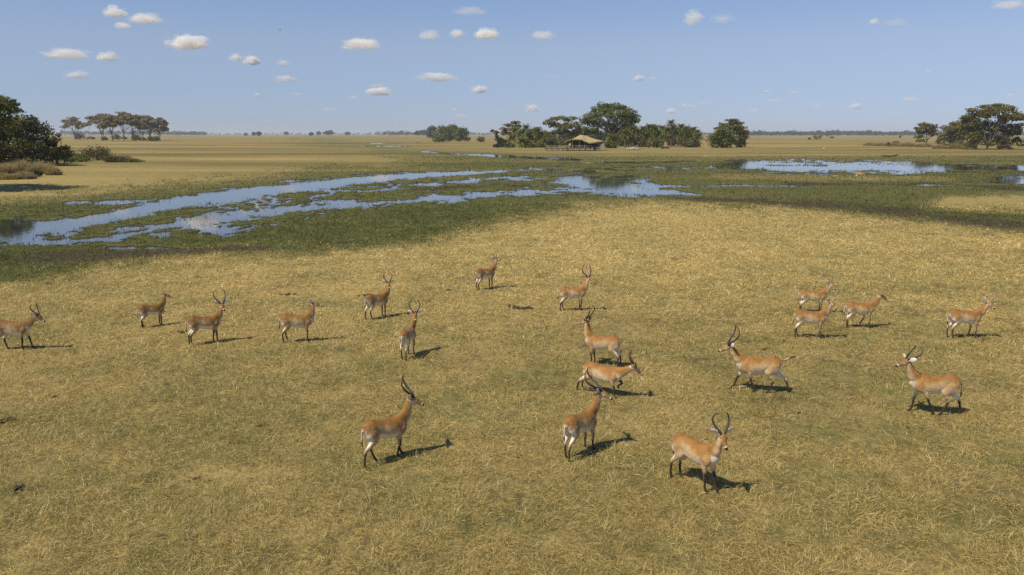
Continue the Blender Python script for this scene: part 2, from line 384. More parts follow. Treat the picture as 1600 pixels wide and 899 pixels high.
# ------------------------------------------------------------------ trees and plants
def leaves(lobes, n, size, rg, carve=0.0, cf=.5, inner=.45, flat=0.0):
    L = np.array(lobes, float); wgt = (L[:, 3] * L[:, 4] * L[:, 5]) ** .62; k = rg.choice(len(L), n, p=wgt / wgt.sum())
    d = rg.normal(size=(n, 3)); d /= np.linalg.norm(d, axis=1, keepdims=True)
    r = 1 - inner * rg.random(n) ** 1.6
    # each lobe is a cluster of smaller leaf clumps
    q = rg.integers(0, 11, n); sc_ = rg.normal(size=(len(L), 11, 3)); sc_ /= np.linalg.norm(sc_, axis=2, keepdims=True); sc_ *= (.45 + .35 * rg.random((len(L), 11)))[..., None]
    ss_ = .34 + .22 * rg.random((len(L), 11))
    P = L[k, :3] + (sc_[k, q] + d * (r * ss_[k, q])[:, None]) * L[k, 3:6]
    o = rg.random(3) * 60
    nz = fbm(P[:, 0] * cf + o[0], P[:, 1] * cf + o[1], 3, P[:, 2] * cf + o[2])
    P += (nz - .5)[:, None] * d * L[k, 3:6] * .55
    keep = nz > carve; P = P[keep]; d = d[keep]; n = len(P)
    nrm = d * .7 + rg.normal(size=(n, 3)) * .75 + np.array([0, 0, .45 + flat]); nrm /= np.linalg.norm(nrm, axis=1, keepdims=True)
    a = rg.normal(size=(n, 3)); a -= (a * nrm).sum(1, keepdims=True) * nrm; a /= np.linalg.norm(a, axis=1, keepdims=True); b = np.cross(nrm, a)
    s = size * (.55 + .9 * rg.random(n)); sl = s[:, None]; sw = (s * (.42 + .3 * rg.random(n)))[:, None]
    V = np.stack([P - a * sl, P + b * sw + a * sl * .1, P + a * sl, P - b * sw + a * sl * .1], 1).reshape(-1, 3)
    return V, np.arange(n * 4).reshape(-1, 4)
def limb(mb, a, b, r0, r1, rg, bend=.12, n=7, seg=7):
    a = np.array(a, float); b = np.array(b, float); tt = np.linspace(0, 1, n)[:, None]
    L = np.linalg.norm(b - a); off = rg.normal(size=3) * L * bend; off2 = rg.normal(size=3) * L * bend * .4
    p = a + (b - a) * tt + off * np.sin(tt * math.pi) + off2 * np.sin(tt * 2 * math.pi)
    mb.tube(p, np.linspace(r0, r1, n), seg)
    return p
def tree(name, loc, lobes, label, cat='tree', n=6000, size=.45, leaf='fig', bark='bark_dark', trunk_r=.4, fork=.3, seed=1, group=None, carve=.36, cf=.5, inner=.5, limbs=None, stems=1, spread=.0, flat=0.0):
    """tapered trunk, limbs out to the lobes of the crown, and the crown of leaves"""
    rg = np.random.default_rng(seed); root = empty(name, loc, label, cat, group)
    L = np.array(lobes, float); top = L[:, 2].mean(); mb = MB()
    for s in range(stems):
        a = rg.random() * 6.28; off = np.array([math.cos(a), math.sin(a), 0]) * spread
        f = np.array([L[:, 0].mean() * .35, L[:, 1].mean() * .35, top * fork]) + off * 1.6
        tp = limb(mb, off * .6 + (0, 0, -.3), f, trunk_r * 1.15, trunk_r * .72, rg, .05, 8, 9)
        for l in L[s::stems]:
            if limbs is not None and rg.random() > limbs: continue
            st = tp[-1 - int(rg.integers(0, 3))]
            e = l[:3] - np.array([0, 0, l[5] * .25])
            lp = limb(mb, st, e, trunk_r * (.5 if stems == 1 else .45), trunk_r * .10, rg, .09)
            for q in range(2):
                e2 = l[:3] + rg.normal(size=3) * l[3:6] * .5
                limb(mb, lp[4], e2, trunk_r * .17, trunk_r * .05, rg, .1, 5, 5)
    mb.build('trunk', M[bark], root, True)
    V, Fc = leaves(lobes, n, size, rg, carve, cf, inner, flat)
    obj('crown', np_mesh('crown', V, Fc), M[leaf], root)
    return root
def dome_lobes(rx, ry, z0, z1, n, rg, lr=(.28, .45), core=True):
    """uneven rounded crown out of lobes"""
    out = []; H = z1 - z0
    for q in range(n):
        a = q * 2.399 + rg.random() * .5; u = math.sqrt((q + .5) / n); r = .74 * u
        zc = z0 + H * (.30 + .52 * math.sqrt(max(0, 1 - u * u)) + .10 * (rg.random() - .5))
        s = lr[0] + (lr[1] - lr[0]) * rg.random()
        out.append((rx * r * math.cos(a), ry * r * math.sin(a), zc, rx * s, ry * s, H * s * .62))
    if core: out.append((0, 0, z0 + H * .42, rx * .62, ry * .62, H * .36))
    return out
def umbrella_lobes(rx, ry, z, th, n, rg, layers=2, gap=1.6):
    out = []
    for q in range(n):
        a = q * 2.399 + rg.random() * .6; u = math.sqrt((q + .4) / n); r = .80 * u
        lay = int(rg.integers(0, layers)); s = .26 + .16 * rg.random()
        out.append((rx * r * math.cos(a), ry * r * math.sin(a), z - th * .9 * u * u - lay * gap * u + th * .35 * (rg.random() - .5), rx * s, ry * s, th * (.22 + .14 * rg.random())))
    return out
def bush(name, loc, rx, ry, h, label, leaf='shrub', n=900, size=.3, seed=1, group=None, carve=.30, cat='bush', stem='bark_dark', nl=8):
    rg = np.random.default_rng(seed); root = empty(name, loc, label, cat, group); mb = MB()
    lob = []
    for q in range(nl):
        a = q * 2.399 + rg.random(); u = math.sqrt((q + .5) / nl) * .72
        hh = h * (.95 - .5 * u * u) * (.8 + .3 * rg.random())
        lob.append((rx * u * math.cos(a), ry * u * math.sin(a), hh * .52, rx * (.3 + .15 * rg.random()), ry * (.3 + .15 * rg.random()), hh * .50))
    for l in lob: limb(mb, (l[0] * .25, l[1] * .25, -.15), (l[0], l[1], l[2] * 1.2), .012 * h + .02, .01, rg, .1, 5, 5)
    mb.build('stem', M[stem], root, True)
    V, Fc = leaves(lob, n, size, rg, carve, .9, .6)
    V[:, 2] = np.maximum(V[:, 2], .01 + .03 * rg.random(len(V)))
    obj('foliage', np_mesh('foliage', V, Fc), M[leaf], root)
    return root
def tussock(name, loc, rx, ry, h, label, n=1500, seed=1, group=None, leaf='drygrass', width=.03, cat='grass clump'):
    """a clump of long arching straws"""
    rg = np.random.default_rng(seed)
    r = np.sqrt(rg.random(n)); a = rg.random(n) * 6.283
    B = np.stack([rx * r * np.cos(a), ry * r * np.sin(a), np.full(n, -.05)], -1)
    hh = h * (1.05 - .55 * r ** 2) * (.5 + .6 * rg.random(n)) * (.55 + .9 * fbm(B[:, 0] * 1.1 + seed, B[:, 1] * 1.1, 2))
    ln = np.stack([np.cos(a) * r, np.sin(a) * r, np.zeros(n)], -1) * .25 + rg.normal(size=(n, 3)) * .22; ln[:, 2] = 0
    ln = ln * hh[:, None]; a2 = rg.random(n) * 6.283
    wv = np.stack([np.cos(a2), np.sin(a2), np.zeros(n)], -1) * (width * (.6 + .8 * rg.random(n)))[:, None]
    mid = B + ln * .35; mid[:, 2] += hh * .62; tip = B + ln * 1.3; tip[:, 2] += hh * .95
    V = np.stack([B - wv, B + wv, mid + wv * .8, mid - wv * .8, tip + wv * .15, tip - wv * .15], 1).reshape(-1, 3)
    k = np.arange(n)[:, None] * 6
    Fc = np.concatenate([k + [[0, 1, 2, 3]], k + [[3, 2, 4, 5]]])
    root = empty(name, loc, label, cat, group)
    obj('straw', np_mesh('straw', V, Fc), M[leaf], root)
    return root
def palm(name, loc, heads, label, seed=1, fl=3.4, nf=26, group='feathery palms in the camp grove', leaflet=.55, lw=.05):
    """heads: (dx, dy, height); one stem and one rosette of drooping feather fronds each"""
    rg = np.random.default_rng(seed); root = empty(name, loc, label, 'palm', group)
    for (hx, hy, hz) in heads:
        mb = MB(); limb(mb, (hx * .35, hy * .35, -.3), (hx, hy, hz), .17, .13, rg, .05, 8, 7); mb.build('trunk', M['bark'], root, True)
        Vs = []; Fs = []; n0 = 0
        for q in range(nf):
            a = q * 2.399 + rg.random() * .5; el = R(80 - 95 * ((q + .5) / nf)); L = fl * (.75 + .45 * rg.random())
            dh = np.array([math.cos(a), math.sin(a), 0.0]); m = 11; tt = np.linspace(0, 1, m)
            droop = .55 + .25 * rg.random()
            P = np.array([hx, hy, hz]) + np.outer(tt * L * math.cos(el) + .35 * L * tt ** 2 * math.sin(max(el, 0)), dh)
            P[:, 2] += tt * L * math.sin(el) - droop * L * tt ** 2.2 * (.5 + .5 * math.cos(el))
            T = np.gradient(P, axis=0); T /= np.linalg.norm(T, axis=1, keepdims=True)
            S = np.cross(T, [0, 0, 1.0]); S /= np.linalg.norm(S, axis=1, keepdims=True) + 1e-9; U = np.cross(S, T)
            ll = leaflet * np.sin(np.clip(tt * 1.0 + .12, 0, 1) * math.pi) ** .6 + .12
            for sd_ in (-1, 1):
                j = np.arange(1, m); jit = rg.normal(size=(m, 3)) * .08
                tip = P[j] + (S[j] * sd_ * .82 + T[j] * .5 - U[j] * (.10 - .0) + jit[j]) * ll[j, None]
                wv = T[j] * lw * 1.6
                V = np.stack([P[j] - wv, P[j] + wv, tip + wv * .25, tip - wv * .25], 1).reshape(-1, 3)
                Vs.append(V); Fs.append(np.arange(len(V)).reshape(-1, 4) + n0); n0 += len(V)
            wv = S * .035
            V = np.concatenate([P - wv, P + wv]); jj = np.arange(m - 1)
            Vs.append(V); Fs.append(np.stack([jj, jj + 1, m + jj + 1, m + jj], -1) + n0); n0 += len(V)
        obj('frond_crown', np_mesh('frond_crown', np.concatenate(Vs), np.concatenate(Fs)), M['palm'], root)
    return root

rgt = np.random.default_rng(11)
# --- wooded bank on the left edge
b = G(-12, 261); S = PXM(261)
tree('broadleaf_tree', b, [(x / S, y, z / S, rx / S, 3.2, rz / S) for x, y, z, rx, rz in
     ((0, 2, 100, 26, 13), (22, 0, 104, 20, 10), (36, 1, 92, 15, 8), (48, 0, 100 - 14, 10, 5), (-26, 2, 96, 28, 14), (10, -1, 80, 30, 12), (-20, 0, 72, 30, 14), (30, 0, 72, 16, 8), (-45, 1, 80, 25, 14))],
     'tall tree with an open olive crown above the dark thicket at the left edge', n=9000, size=.30, leaf='fig', trunk_r=.42, seed=21, carve=.40, cf=.55)
b2 = G(40, 262)
tree('evergreen_tree', b2, [(x / S, y, z / S, rx / S, 3.4, rz / S) for x, y, z, rx, rz in
     ((0, 0, 64, 34, 18), (16, 1, 50, 34, 20), (-20, 0, 58, 30, 20), (-40, 1, 54, 26, 20), (30, 0, 34, 30, 20), (-10, -1, 34, 40, 22), (-45, 0, 30, 26, 20), (44, 1, 20, 24, 16), (10, 0, 16, 40, 16), (-30, 0, 14, 30, 14))],
     'dark dense evergreen tree with low branches on the left bank', n=17000, size=.26, leaf='dark', trunk_r=.45, seed=22, carve=.30, cf=.6, inner=.6)
palm('feather_palm', G(92, 259), [(0, 0, 2.4), (-1.5, .5, 3.4), (1.0, .8, 1.6)], 'low drooping palm at the right end of the dark left thicket', seed=5, fl=2.6, group=None)
tree('broadleaf_tree', Vector((-70.5, 100.0, 0)), dome_lobes(9.2, 10.0, 5.2, 12.5, 16, rgt), 'tree just outside the left edge whose shadow lies on the bank', n=12000, size=.34, leaf='dark', seed=23)
bi = 0
for (px_, py_, w_, h_, lf, lab) in (
    (150, 251, 30, 27, 'olive', 'rounded olive bush standing right of the dark left thicket'),
    (118, 254, 26, 15, 'shrub', 'low dark bush in the shade below the left thicket'),
    (180, 255, 20, 12, 'olive', 'small olive bush right of the rounded olive bush'),
    (205, 255, 14, 7, 'shrub', 'smallest low bush at the right tip of the left bank'),
    (52, 277, 14, 13, 'olive', 'brownish bush among the pale tussocks on the left bank'),
    (40, 262, 40, 14, 'dark', 'dark undergrowth bush at the foot of the left evergreen')):
    S = PXM(py_); bi += 1
    bush('bush', G(px_, py_), w_ / S, w_ / S * .8, h_ / S, lab, lf, n=1900, size=.20, seed=40 + bi, nl=11)
tl = ['leftmost pale dry tussock below the dark tree', 'broad straw tussock below the left evergreen', 'dry tussock in front of the dark left thicket', 'straw clump at the right end of the tussock row',
      'low straw clump in the front of the tussock row', 'dry grass clump beneath the leftmost tussock', 'pale grass clump behind the low bushes right of the thicket', 'pale grass clump right of the rounded olive bush',
      'thin pale clump near the tip of the left bank', 'dry tussock hiding the foot of the left evergreen']
for q, (px_, py_, w_, h_) in enumerate(((6, 272, 16, 17), (30, 270, 18, 18), (58, 272, 16, 16), (84, 274, 12, 12), (40, 280, 16, 12), (14, 281, 16, 12), (170, 250, 18, 12), (195, 252, 16, 10), (215, 254, 12, 6), (70, 266, 14, 14))):
    S = PXM(py_); tussock('grass_tussock', G(px_, py_), w_ / S, w_ / S * .7, h_ / S * 1.05, tl[q], n=1500, seed=60 + q, group='dry tussocks on the left bank')

# --- row of brown flat-topped trees on the left
S = PXM(220)
row = [(118, 219, 33, 21, 12, 'lone small flat-topped brown tree left of the row'), (160, 220, 40, 24, 12, 'leftmost broad flat-topped brown tree of the row'), (176, 221, 40, 20, 11, 'brown flat-topped tree with leaning pale trunk second in the row'),
       (195, 220, 43, 22, 12, 'tallest brown flat-topped tree near the middle of the row'), (208, 221, 40, 20, 12, 'brown flat-topped tree with upright trunk in the middle of the row'),
       (222, 220, 39, 20, 12, 'brown flat-topped tree right of the middle of the row'), (236, 221, 36, 19, 12, 'brown flat-topped tree second from the right end of the row'), (250, 220, 34, 17, 14, 'rightmost brown flat-topped tree of the row with drooping side')]
for q, (px_, py_, h_, r_, th, lab) in enumerate(row):
    rg = np.random.default_rng(80 + q); p = G(px_, py_ + .3 * (q % 3) - .4); S = F / p.y
    tree('flat_topped_tree', p, umbrella_lobes(r_ / S, r_ / S * .8, h_ / S - 1.4, th / S * .9, 20, rg, 3, 2.6), lab, n=4200, size=.85, leaf='brown', bark='bark', trunk_r=.40, fork=.42, seed=81 + q,
         group='flat-topped brown trees in a row', carve=.34, cf=.28, stems=2, spread=.7, flat=.6, inner=.8)
for q, (px_, py_, w_, h_, lab) in enumerate(((124, 218.5, 9.5, 12.5, 'round green bush under the lone flat-topped tree'), (142, 218, 9, 5, 'low flat bush left of the flat-topped row'), (163, 219.5, 7, 6.5, 'small dark bush under the left end of the flat-topped row'), (181, 218.5, 8, 11, 'round dark bush left of the middle of the flat-topped row'),
    (194, 218, 5, 5, 'smallest bush under the middle of the flat-topped row'), (211, 220, 8, 12, 'tall green bush under the middle of the flat-topped row'), (222, 220, 7, 7, 'grey green bush right of the tall one'), (236, 220.5, 6, 9, 'green bush left of the rightmost trunk of the row'), (244, 221, 7, 9, 'dark bush by the rightmost trunk of the row'))):
    S = PXM(py_); bush('bush', G(px_, py_), w_ / S, w_ / S * .8, h_ / S, lab, 'shrub' if q not in (1, 6) else 'olive', n=420, size=.75, seed=100 + q, group='bushes under the flat-topped row', nl=9)

# --- clump left of the camp
S = PXM(222)
for q, (px_, py_, rx, z0, z1, lf, lab) in enumerate(((676, 217, 11, 3, 20, 'far', 'bluish tree at the back left of the clump left of the camp'), (694, 221.5, 17, 0, 25, 'shrub', 'tallest rounded tree of the clump left of the camp'), (708, 219, 12, 5, 24, 'acacia', 'pale crowned tree behind the clump left of the camp'), (722.5, 221, 13, 0, 22, 'shrub', 'compact round tree at the right of the clump'))):
    S = PXM(py_); rg = np.random.default_rng(120 + q)
    tree('round_tree', G(px_, py_), dome_lobes(rx / S, rx / S, z0 / S, z1 / S * 1.03, 12, rg) + [(rx / S * .62 * math.cos(a_), rx / S * .62 * math.sin(a_), max(z0, 5) / S, rx / S * .42, rx / S * .42, 5.5 / S) for a_ in np.arange(0, 6, 1.05)], lab, n=4200, size=.5, leaf=lf, trunk_r=.3, seed=121 + q, group='clump of round trees left of the camp', carve=.33, cf=.4, inner=.6)
bush('bush', G(751.5, 222.5), 8 / PXM(222), 7 / PXM(222), 12 / PXM(222), 'lone bush on the plain between the clump and the camp', 'shrub', 700, .45, 130)
bush('bush', G(686, 222.5), 12 / PXM(222), 6 / PXM(222), 9 / PXM(222), 'dark skirt bush at the foot of the tallest round tree', 'shrub', 700, .45, 131)

# --- camp grove
def lob_px(p, lst, S, dy=3.0):      # lobes given in photo pixels right of / above the base
    return [(x / S, dd * dy, z / S, rx / S, rx / S * .9, rz / S) for x, z, rx, rz, dd in lst]
S = PXM(230)
tree('leaning_tree', G(783, 228), lob_px(0, [(-14, 25, 5, 2.2, 0), (-9, 23, 5, 3.5, 0), (-7, 15, 5, 6, 0), (-2, 9, 9, 8, 0), (4, 6, 9, 6, 0)], S), 'dark crooked tree leaning left at the left end of the camp grove', n=1500, size=.5, leaf='dark', trunk_r=.35, seed=140, carve=.32)
tree('flat_topped_tree', G(796, 227), lob_px(0, [(0, 36, 10, 3, 0), (10, 40, 10, 3, 1), (-8, 29, 9, 4, 0), (5, 29, 12, 4, -1), (-10, 22, 8, 4, 0), (6, 20, 9, 5, 0), (18, 34, 8, 3, 1)], S), 'brown crowned tree behind the palms at the left of the grove', n=2300, size=.6, leaf='brown', bark='bark', trunk_r=.4, seed=141, carve=.38, fork=.35, flat=.4)
tree('round_tree', G(836, 224), lob_px(0, [(0, 28, 14, 8, 0), (12, 24, 14, 9, 0), (-12, 24, 12, 9, 0), (22, 16, 12, 10, 0), (0, 14, 16, 10, 0)], S), 'rounded olive tree behind the left palms of the grove', n=3000, size=.55, leaf='acacia', trunk_r=.4, seed=142)
tree('spreading_acacia', G(877, 229.5), lob_px(0, [(0, 44, 14, 4, 0), (-14, 42, 12, 4, 0), (14, 43, 14, 4.5, 1), (-24, 38, 8, 3.5, 0), (-10, 34, 14, 5, 1), (8, 33, 16, 6, -1), (20, 34, 12, 6, 0), (0, 25, 15, 6, 1), (16, 22, 14, 6, 0), (-12, 22, 10, 5, 0), (26, 26, 9, 6, 0)], S),
     'tall thin-leaved acacia with pale bare trunks left of the thatched lodge', n=5200, size=.5, leaf='acacia', bark='bark', trunk_r=.38, seed=143, carve=.42, cf=.45, fork=.45, stems=2, spread=.9, inner=.8, flat=.3)
tree('giant_fig_tree', G(950, 229), lob_px(0, [(-8, 62, 18, 8, 0), (10, 63, 17, 8, 1), (-26, 54, 16, 9, 0), (26, 58, 15, 8, 0), (0, 52, 20, 10, -1), (-38, 44, 14, 9, 0), (38, 50, 11, 8, 0), (-20, 40, 18, 10, -1), (18, 42, 18, 10, -1), (46, 44, 8, 8, 0), (-44, 30, 13, 9, 0), (-30, 24, 16, 10, 0), (36, 34, 13, 10, 0), (0, 32, 22, 10, 1), (24, 50, 18, 9, -1), (34, 44, 16, 9, 1), (28, 28, 18, 10, 0), (-46, 18, 10, 8, 0), (-16, 20, 14, 9, 2), (22, 22, 16, 10, 2), (40, 20, 10, 9, 1)], S, 3.5),
     'giant spreading fig tree, the tallest tree of the camp grove', n=17000, size=.48, leaf='fig', bark='bark', trunk_r=1.0, fork=.30, seed=144, carve=.40, cf=.33, inner=.75)
tree('flat_topped_tree', G(1018, 223), lob_px(0, [(0, 40, 12, 3.5, 0), (-12, 36, 10, 3.5, 0), (12, 37, 11, 3.5, 0), (0, 33, 14, 4, 0), (0, 20, 18, 10, 0)], S), 'flat olive crown showing behind the palms right of the giant fig', n=2300, size=.5, leaf='acacia', trunk_r=.4, seed=145, carve=.36, flat=.5)
tree('round_tree', G(1060, 226), lob_px(0, [(0, 22, 24, 12, 0), (-26, 20, 20, 12, 0), (22, 18, 14, 13, 0), (0, 10, 30, 10, 0), (-50, 22, 18, 12, 0), (-60, 12, 20, 10, 0)], S), 'dark green thicket tree filling the grove behind the right palms', n=7500, size=.5, leaf='shrub', trunk_r=.4, seed=146, carve=.25)
tree('round_tree', G(905, 225), lob_px(0, [(0, 20, 24, 12, 0), (-30, 16, 20, 12, 0), (25, 18, 18, 13, 0), (-60, 12, 24, 11, 0), (0, 8, 30, 9, 0), (-30, 7, 30, 8, 0), (50, 14, 20, 12, 0)], S), 'dark thicket tree standing behind the thatched lodge', n=5500, size=.5, leaf='dark', trunk_r=.4, seed=147, carve=.25)
tree('round_tree', G(985, 226.5), lob_px(0, [(0, 26, 18, 9, 0), (-14, 18, 14, 9, 0), (14, 20, 14, 9, 0), (0, 10, 22, 9, 0), (-22, 10, 12, 9, 0), (26, 12, 14, 9, 0), (36, 22, 16, 8, 0)], S), 'green thicket tree closing the gap between the giant fig and the palms', n=5500, size=.48, leaf='shrub', trunk_r=.35, seed=148, carve=.25)
pal = [(806, 230, [(0, 0, 8.6), (2, 1, 6.2), (-2, 0, 4.4)], 'leftmost feathery palm of the grove'), (822, 231, [(0, 0, 9.6), (-2, 1, 7.4), (2, 0, 5.0)], 'palm clump with tall stems second from the left'), (838, 231, [(0, 0, 8.2), (2, 1, 6.0), (-2.4, 0, 3.6)], 'palm clump in the middle of the left grove'),
       (815, 232, [(0, 0, 3.2), (2, 0, 2.2)], 'low palm in front of the left grove'), (852, 230, [(0, 0, 6.0), (-2, 1, 4.0)], 'low palm beside the left end of the wooden deck'),
       (972, 229, [(0, 0, 8.0), (2, 1, 6.0), (-3, 0, 4.6)], 'palm under the right limb of the giant fig'), (988, 230, [(0, 0, 9.4), (2, 0, 7.2), (-2, 1, 5.4)], 'tall palm clump just right of the giant fig'), (1004, 230, [(0, 0, 9.0), (-2, 0, 7.4), (2.4, 0, 5.2)], 'palm clump behind the golden shrub'),
       (1022, 229, [(0, 0, 9.0), (-2, 0, 7.4), (2, 1, 6.4)], 'palm clump left of the tallest palm'), (1047, 230, [(0, 0, 12.4), (1.5, 1, 9.6), (-2, 0, 8.4)], 'tallest palm of the grove with its crown above the rest'), (1063, 230, [(0, 0, 10.2), (2, 0, 8.2), (-2, 0, 6.4)], 'palm with hanging dead fronds beside the red brown posts'),
       (1082, 230, [(0, 0, 8.8), (2, 0, 7.0), (-1.5, 0, 4.4)], 'drooping palm near the right end of the grove'), (1090, 231, [(0, 0, 5.6), (-2, 0, 3.4), (-1, 0, 2.0)], 'rightmost palm at the end of the grove'), (955, 231, [(0, 0, 5.0), (1.5, 1, 3.4)], 'short palm beside the lodge roof'),
       (980, 231, [(0, 0, 6.0), (2, 1, 4.2), (-2, 0, 7.2)], 'palm with pale stems standing behind the stone heap'), (1014, 229, [(0, 0, 10.4), (2, 0, 8.8), (-2, 1, 6.0)], 'tall palm in front of the flat olive crown'), (1034, 229, [(0, 0, 9.6), (2, 0, 8.0), (-2, 0, 7.0)], 'palm clump just left of the tallest palm'), (1072, 229, [(0, 0, 9.4), (2, 0, 7.6), (-2, 0, 5.0)], 'palm clump right of the red brown posts')]
for q, (px_, py_, hd, lab) in enumerate(pal):
    palm('feather_palm', G(px_, py_), hd, lab, seed=160 + q, fl=4.2, nf=42, leaflet=.95, lw=.12)
for q, (px_, py_, w_, h_, lf, lab) in enumerate(((955, 233, 12, 14, 'shrub', 'bright green shrub right of the thatched lodge'), (1005, 231, 8, 15, 'gold', 'golden yellowing shrub between the palms'), (1026, 232.5, 15, 20, 'shrub', 'large rounded green shrub in front of the palms'), (1076, 232, 9, 12, 'shrub', 'green shrub below the drooping palms'),
    (1087, 231.5, 8, 10, 'olive', 'olive shrub at the right end of the grove'), (845, 231.5, 10, 10, 'shrub', 'yellowish green shrub left of the deck'), (828, 232, 9, 10, 'shrub', 'green shrub below the left palms'), (797, 231.5, 9, 10, 'shrub', 'shrub at the foot of the leftmost palm'), (786, 230.5, 8, 9, 'olive', 'thin olive shrub below the leaning tree'), (776, 231, 6, 7, 'olive', 'small greyish shrub at the left tip of the grove'),
    (866, 230, 9, 12, 'olive', 'grey green shrub behind the deck'), (1040, 233.5, 7, 4, 'shrub', 'low plants on the clearing in front of the palms'),
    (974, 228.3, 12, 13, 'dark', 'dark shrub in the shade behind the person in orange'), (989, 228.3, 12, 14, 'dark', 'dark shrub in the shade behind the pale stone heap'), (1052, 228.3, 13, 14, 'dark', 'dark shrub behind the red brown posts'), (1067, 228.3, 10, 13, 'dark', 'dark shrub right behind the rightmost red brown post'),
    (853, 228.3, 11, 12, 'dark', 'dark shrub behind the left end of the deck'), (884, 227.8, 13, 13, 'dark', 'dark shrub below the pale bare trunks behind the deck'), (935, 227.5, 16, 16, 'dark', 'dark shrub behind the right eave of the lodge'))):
    S = PXM(py_); bush('bush', G(px_, py_), w_ / S, w_ / S * .8, h_ / S, lab, lf, n=900, size=.42, seed=190 + q, group='shrubs in the camp grove', nl=10)

# --- tree right of the camp, bushes and right-hand wood
S = PXM(233)
tree('layered_tree', G(1142, 230), lob_px(0, [(0, 46, 14, 4, 0), (10, 42, 14, 5, 1), (-12, 37, 14, 5, 0), (14, 33, 16, 6, 0), (0, 35, 16, 6, -1), (24, 26, 9, 4, 0), (-26, 33, 7, 2.5, 0), (20, 20, 12, 6, 0), (4, 28, 18, 8, 0), (-14, 24, 14, 8, 0)], S), 'layered tree with tiered crown standing alone right of the grove', n=6000, size=.45, leaf='acacia', bark='bark', trunk_r=.4, seed=210, carve=.36, fork=.4, flat=.5)
bush('bush', G(1129, 232.5), 27 / S, 20 / S, 38 / S, 'big round green bush at the foot of the layered tree', 'shrub', 4500, .42, 211, nl=16)
bush('bush', G(1156, 231.5), 14 / S, 10 / S, 24 / S, 'smaller bush right of the big round one under the layered tree', 'olive', 900, .42, 212, nl=9)
for q, (px_, py_, w_, h_, lab) in enumerate(((1277, 218.6, 10.5, 10.5, 'round dark bush alone on the right plain'), (1265, 218.6, 3, 4, 'tiny bush left of the round dark bush'), (1299.5, 216.4, 4, 3.6, 'small low bush right of the round dark bush'), (1292, 213.6, 2.2, 2.4, 'tiny far bush before the right treeline'), (1406.5, 215.6, 2.6, 4.2, 'small grey bush near the right treeline'), (1388, 229, 3.5, 7, 'thin spiky bush beside the right straw bank'), (1400, 223.5, 5, 3, 'low green bush on the right plain'))):
    S = PXM(py_); bush('bush', G(px_, py_), w_ / S, w_ / S * .8, h_ / S, lab, 'shrub', n=500, size=.5, seed=220 + q, group='bushes on the right plain', nl=9)
S = PXM(233)
tree('spreading_acacia', G(1446, 228), lob_px(0, [(-6, 41, 13, 4.5, 0), (6, 40, 12, 4.5, 0), (-16, 34, 11, 5, 0), (14, 34, 12, 5, 0), (0, 34, 14, 6, 0), (-14, 30, 11, 4, 0), (8, 30, 13, 4, 0), (-2, 26, 13, 4, 1), (-14, 18, 9, 4, 0), (14, 22, 10, 4, 0), (-12, 10, 8, 3, 0)], S), 'small acacia with grey twiggy crown left of the big one on the right', n=5000, size=.42, leaf='fever', bark='bark', trunk_r=.36, seed=230, carve=.38, fork=.35, stems=2, spread=.6, flat=.4)
tree('spreading_acacia', G(1490, 229), lob_px(0, [(6, 42, 16, 7, 0), (18, 38, 14, 7, 0), (0, 34, 18, 8, 0), (-14, 30, 16, 8, 0), (12, 30, 14, 6, 0), (-4, 20, 18, 7, 0), (-22, 18, 12, 7, 0), (18, 20, 14, 7, 0), (0, 11, 18, 7, 0), (-26, 10, 10, 6, 0)], S), 'low wide acacia filling the gap in the middle of the right wood', n=7500, size=.42, leaf='fever', bark='bark', trunk_r=.36, seed=231, carve=.36, flat=.3)
tree('spreading_acacia', G(1541, 234), lob_px(0, [(-6, 62, 14, 3.5, 0), (10, 64, 14, 3.5, 0), (26, 60, 15, 4, 0), (-24, 58, 13, 4, 0), (-38, 48, 12, 3.5, 0), (40, 52, 13, 4, 0), (50, 44, 9, 4, 0), (0, 52, 20, 5, 1), (22, 48, 18, 5, -1), (-22, 44, 16, 5, 1), (44, 36, 10, 4, 0), (-34, 36, 13, 5, 0), (0, 40, 18, 6, 2), (22, 36, 18, 6, 2), (-20, 26, 16, 6, 1), (38, 24, 12, 5, 0), (20, 16, 14, 5, 0), (-14, 14, 13, 5, 0), (30, 10, 10, 4, 0), (4, 9, 11, 4, 0), (-24, 12, 9, 5, 0), (8, 56, 24, 7, 0), (26, 44, 20, 8, 0), (-14, 50, 18, 7, 0), (0, 30, 22, 8, 1), (-28, 40, 14, 7, 0), (30, 32, 18, 7, 0), (-8, 20, 18, 7, 1), (-26, 22, 16, 8, 0), (10, 18, 18, 7, 2), (30, 18, 16, 7, 0), (46, 30, 12, 7, 0), (-34, 30, 14, 7, 0), (44, 14, 10, 5, 0)], S),
     'big spreading acacia with pale limbs, the largest tree on the right', n=19000, size=.42, leaf='fever', bark='bark', trunk_r=.55, fork=.25, seed=232, carve=.34, cf=.42, inner=.8, flat=.25)
for q, (px_, py_, w_, h_, lf, lab) in enumerate(((1478, 231.5, 9, 9, 'olive', 'brown shrub left of the bent trunk of the big acacia'), (1500, 231, 14, 13, 'shrub', 'green shrub under the left branches of the big acacia'), (1518, 233, 13, 12, 'shrub', 'low green shrub under the middle of the big acacia'), (1566, 232.5, 12, 9, 'gold', 'yellow green shrub under the right of the big acacia'), (1436, 230, 8, 5, 'shrub', 'low shrub at the foot of the small acacia'), (1596, 229, 10, 6, 'olive', 'olive shrub at the right edge of the frame'))):
    S = PXM(py_); bush('bush', G(px_, py_), w_ / S, w_ / S * .8, h_ / S, lab, lf, n=600, size=.4, seed=240 + q, group='shrubs below the right wood', nl=9)
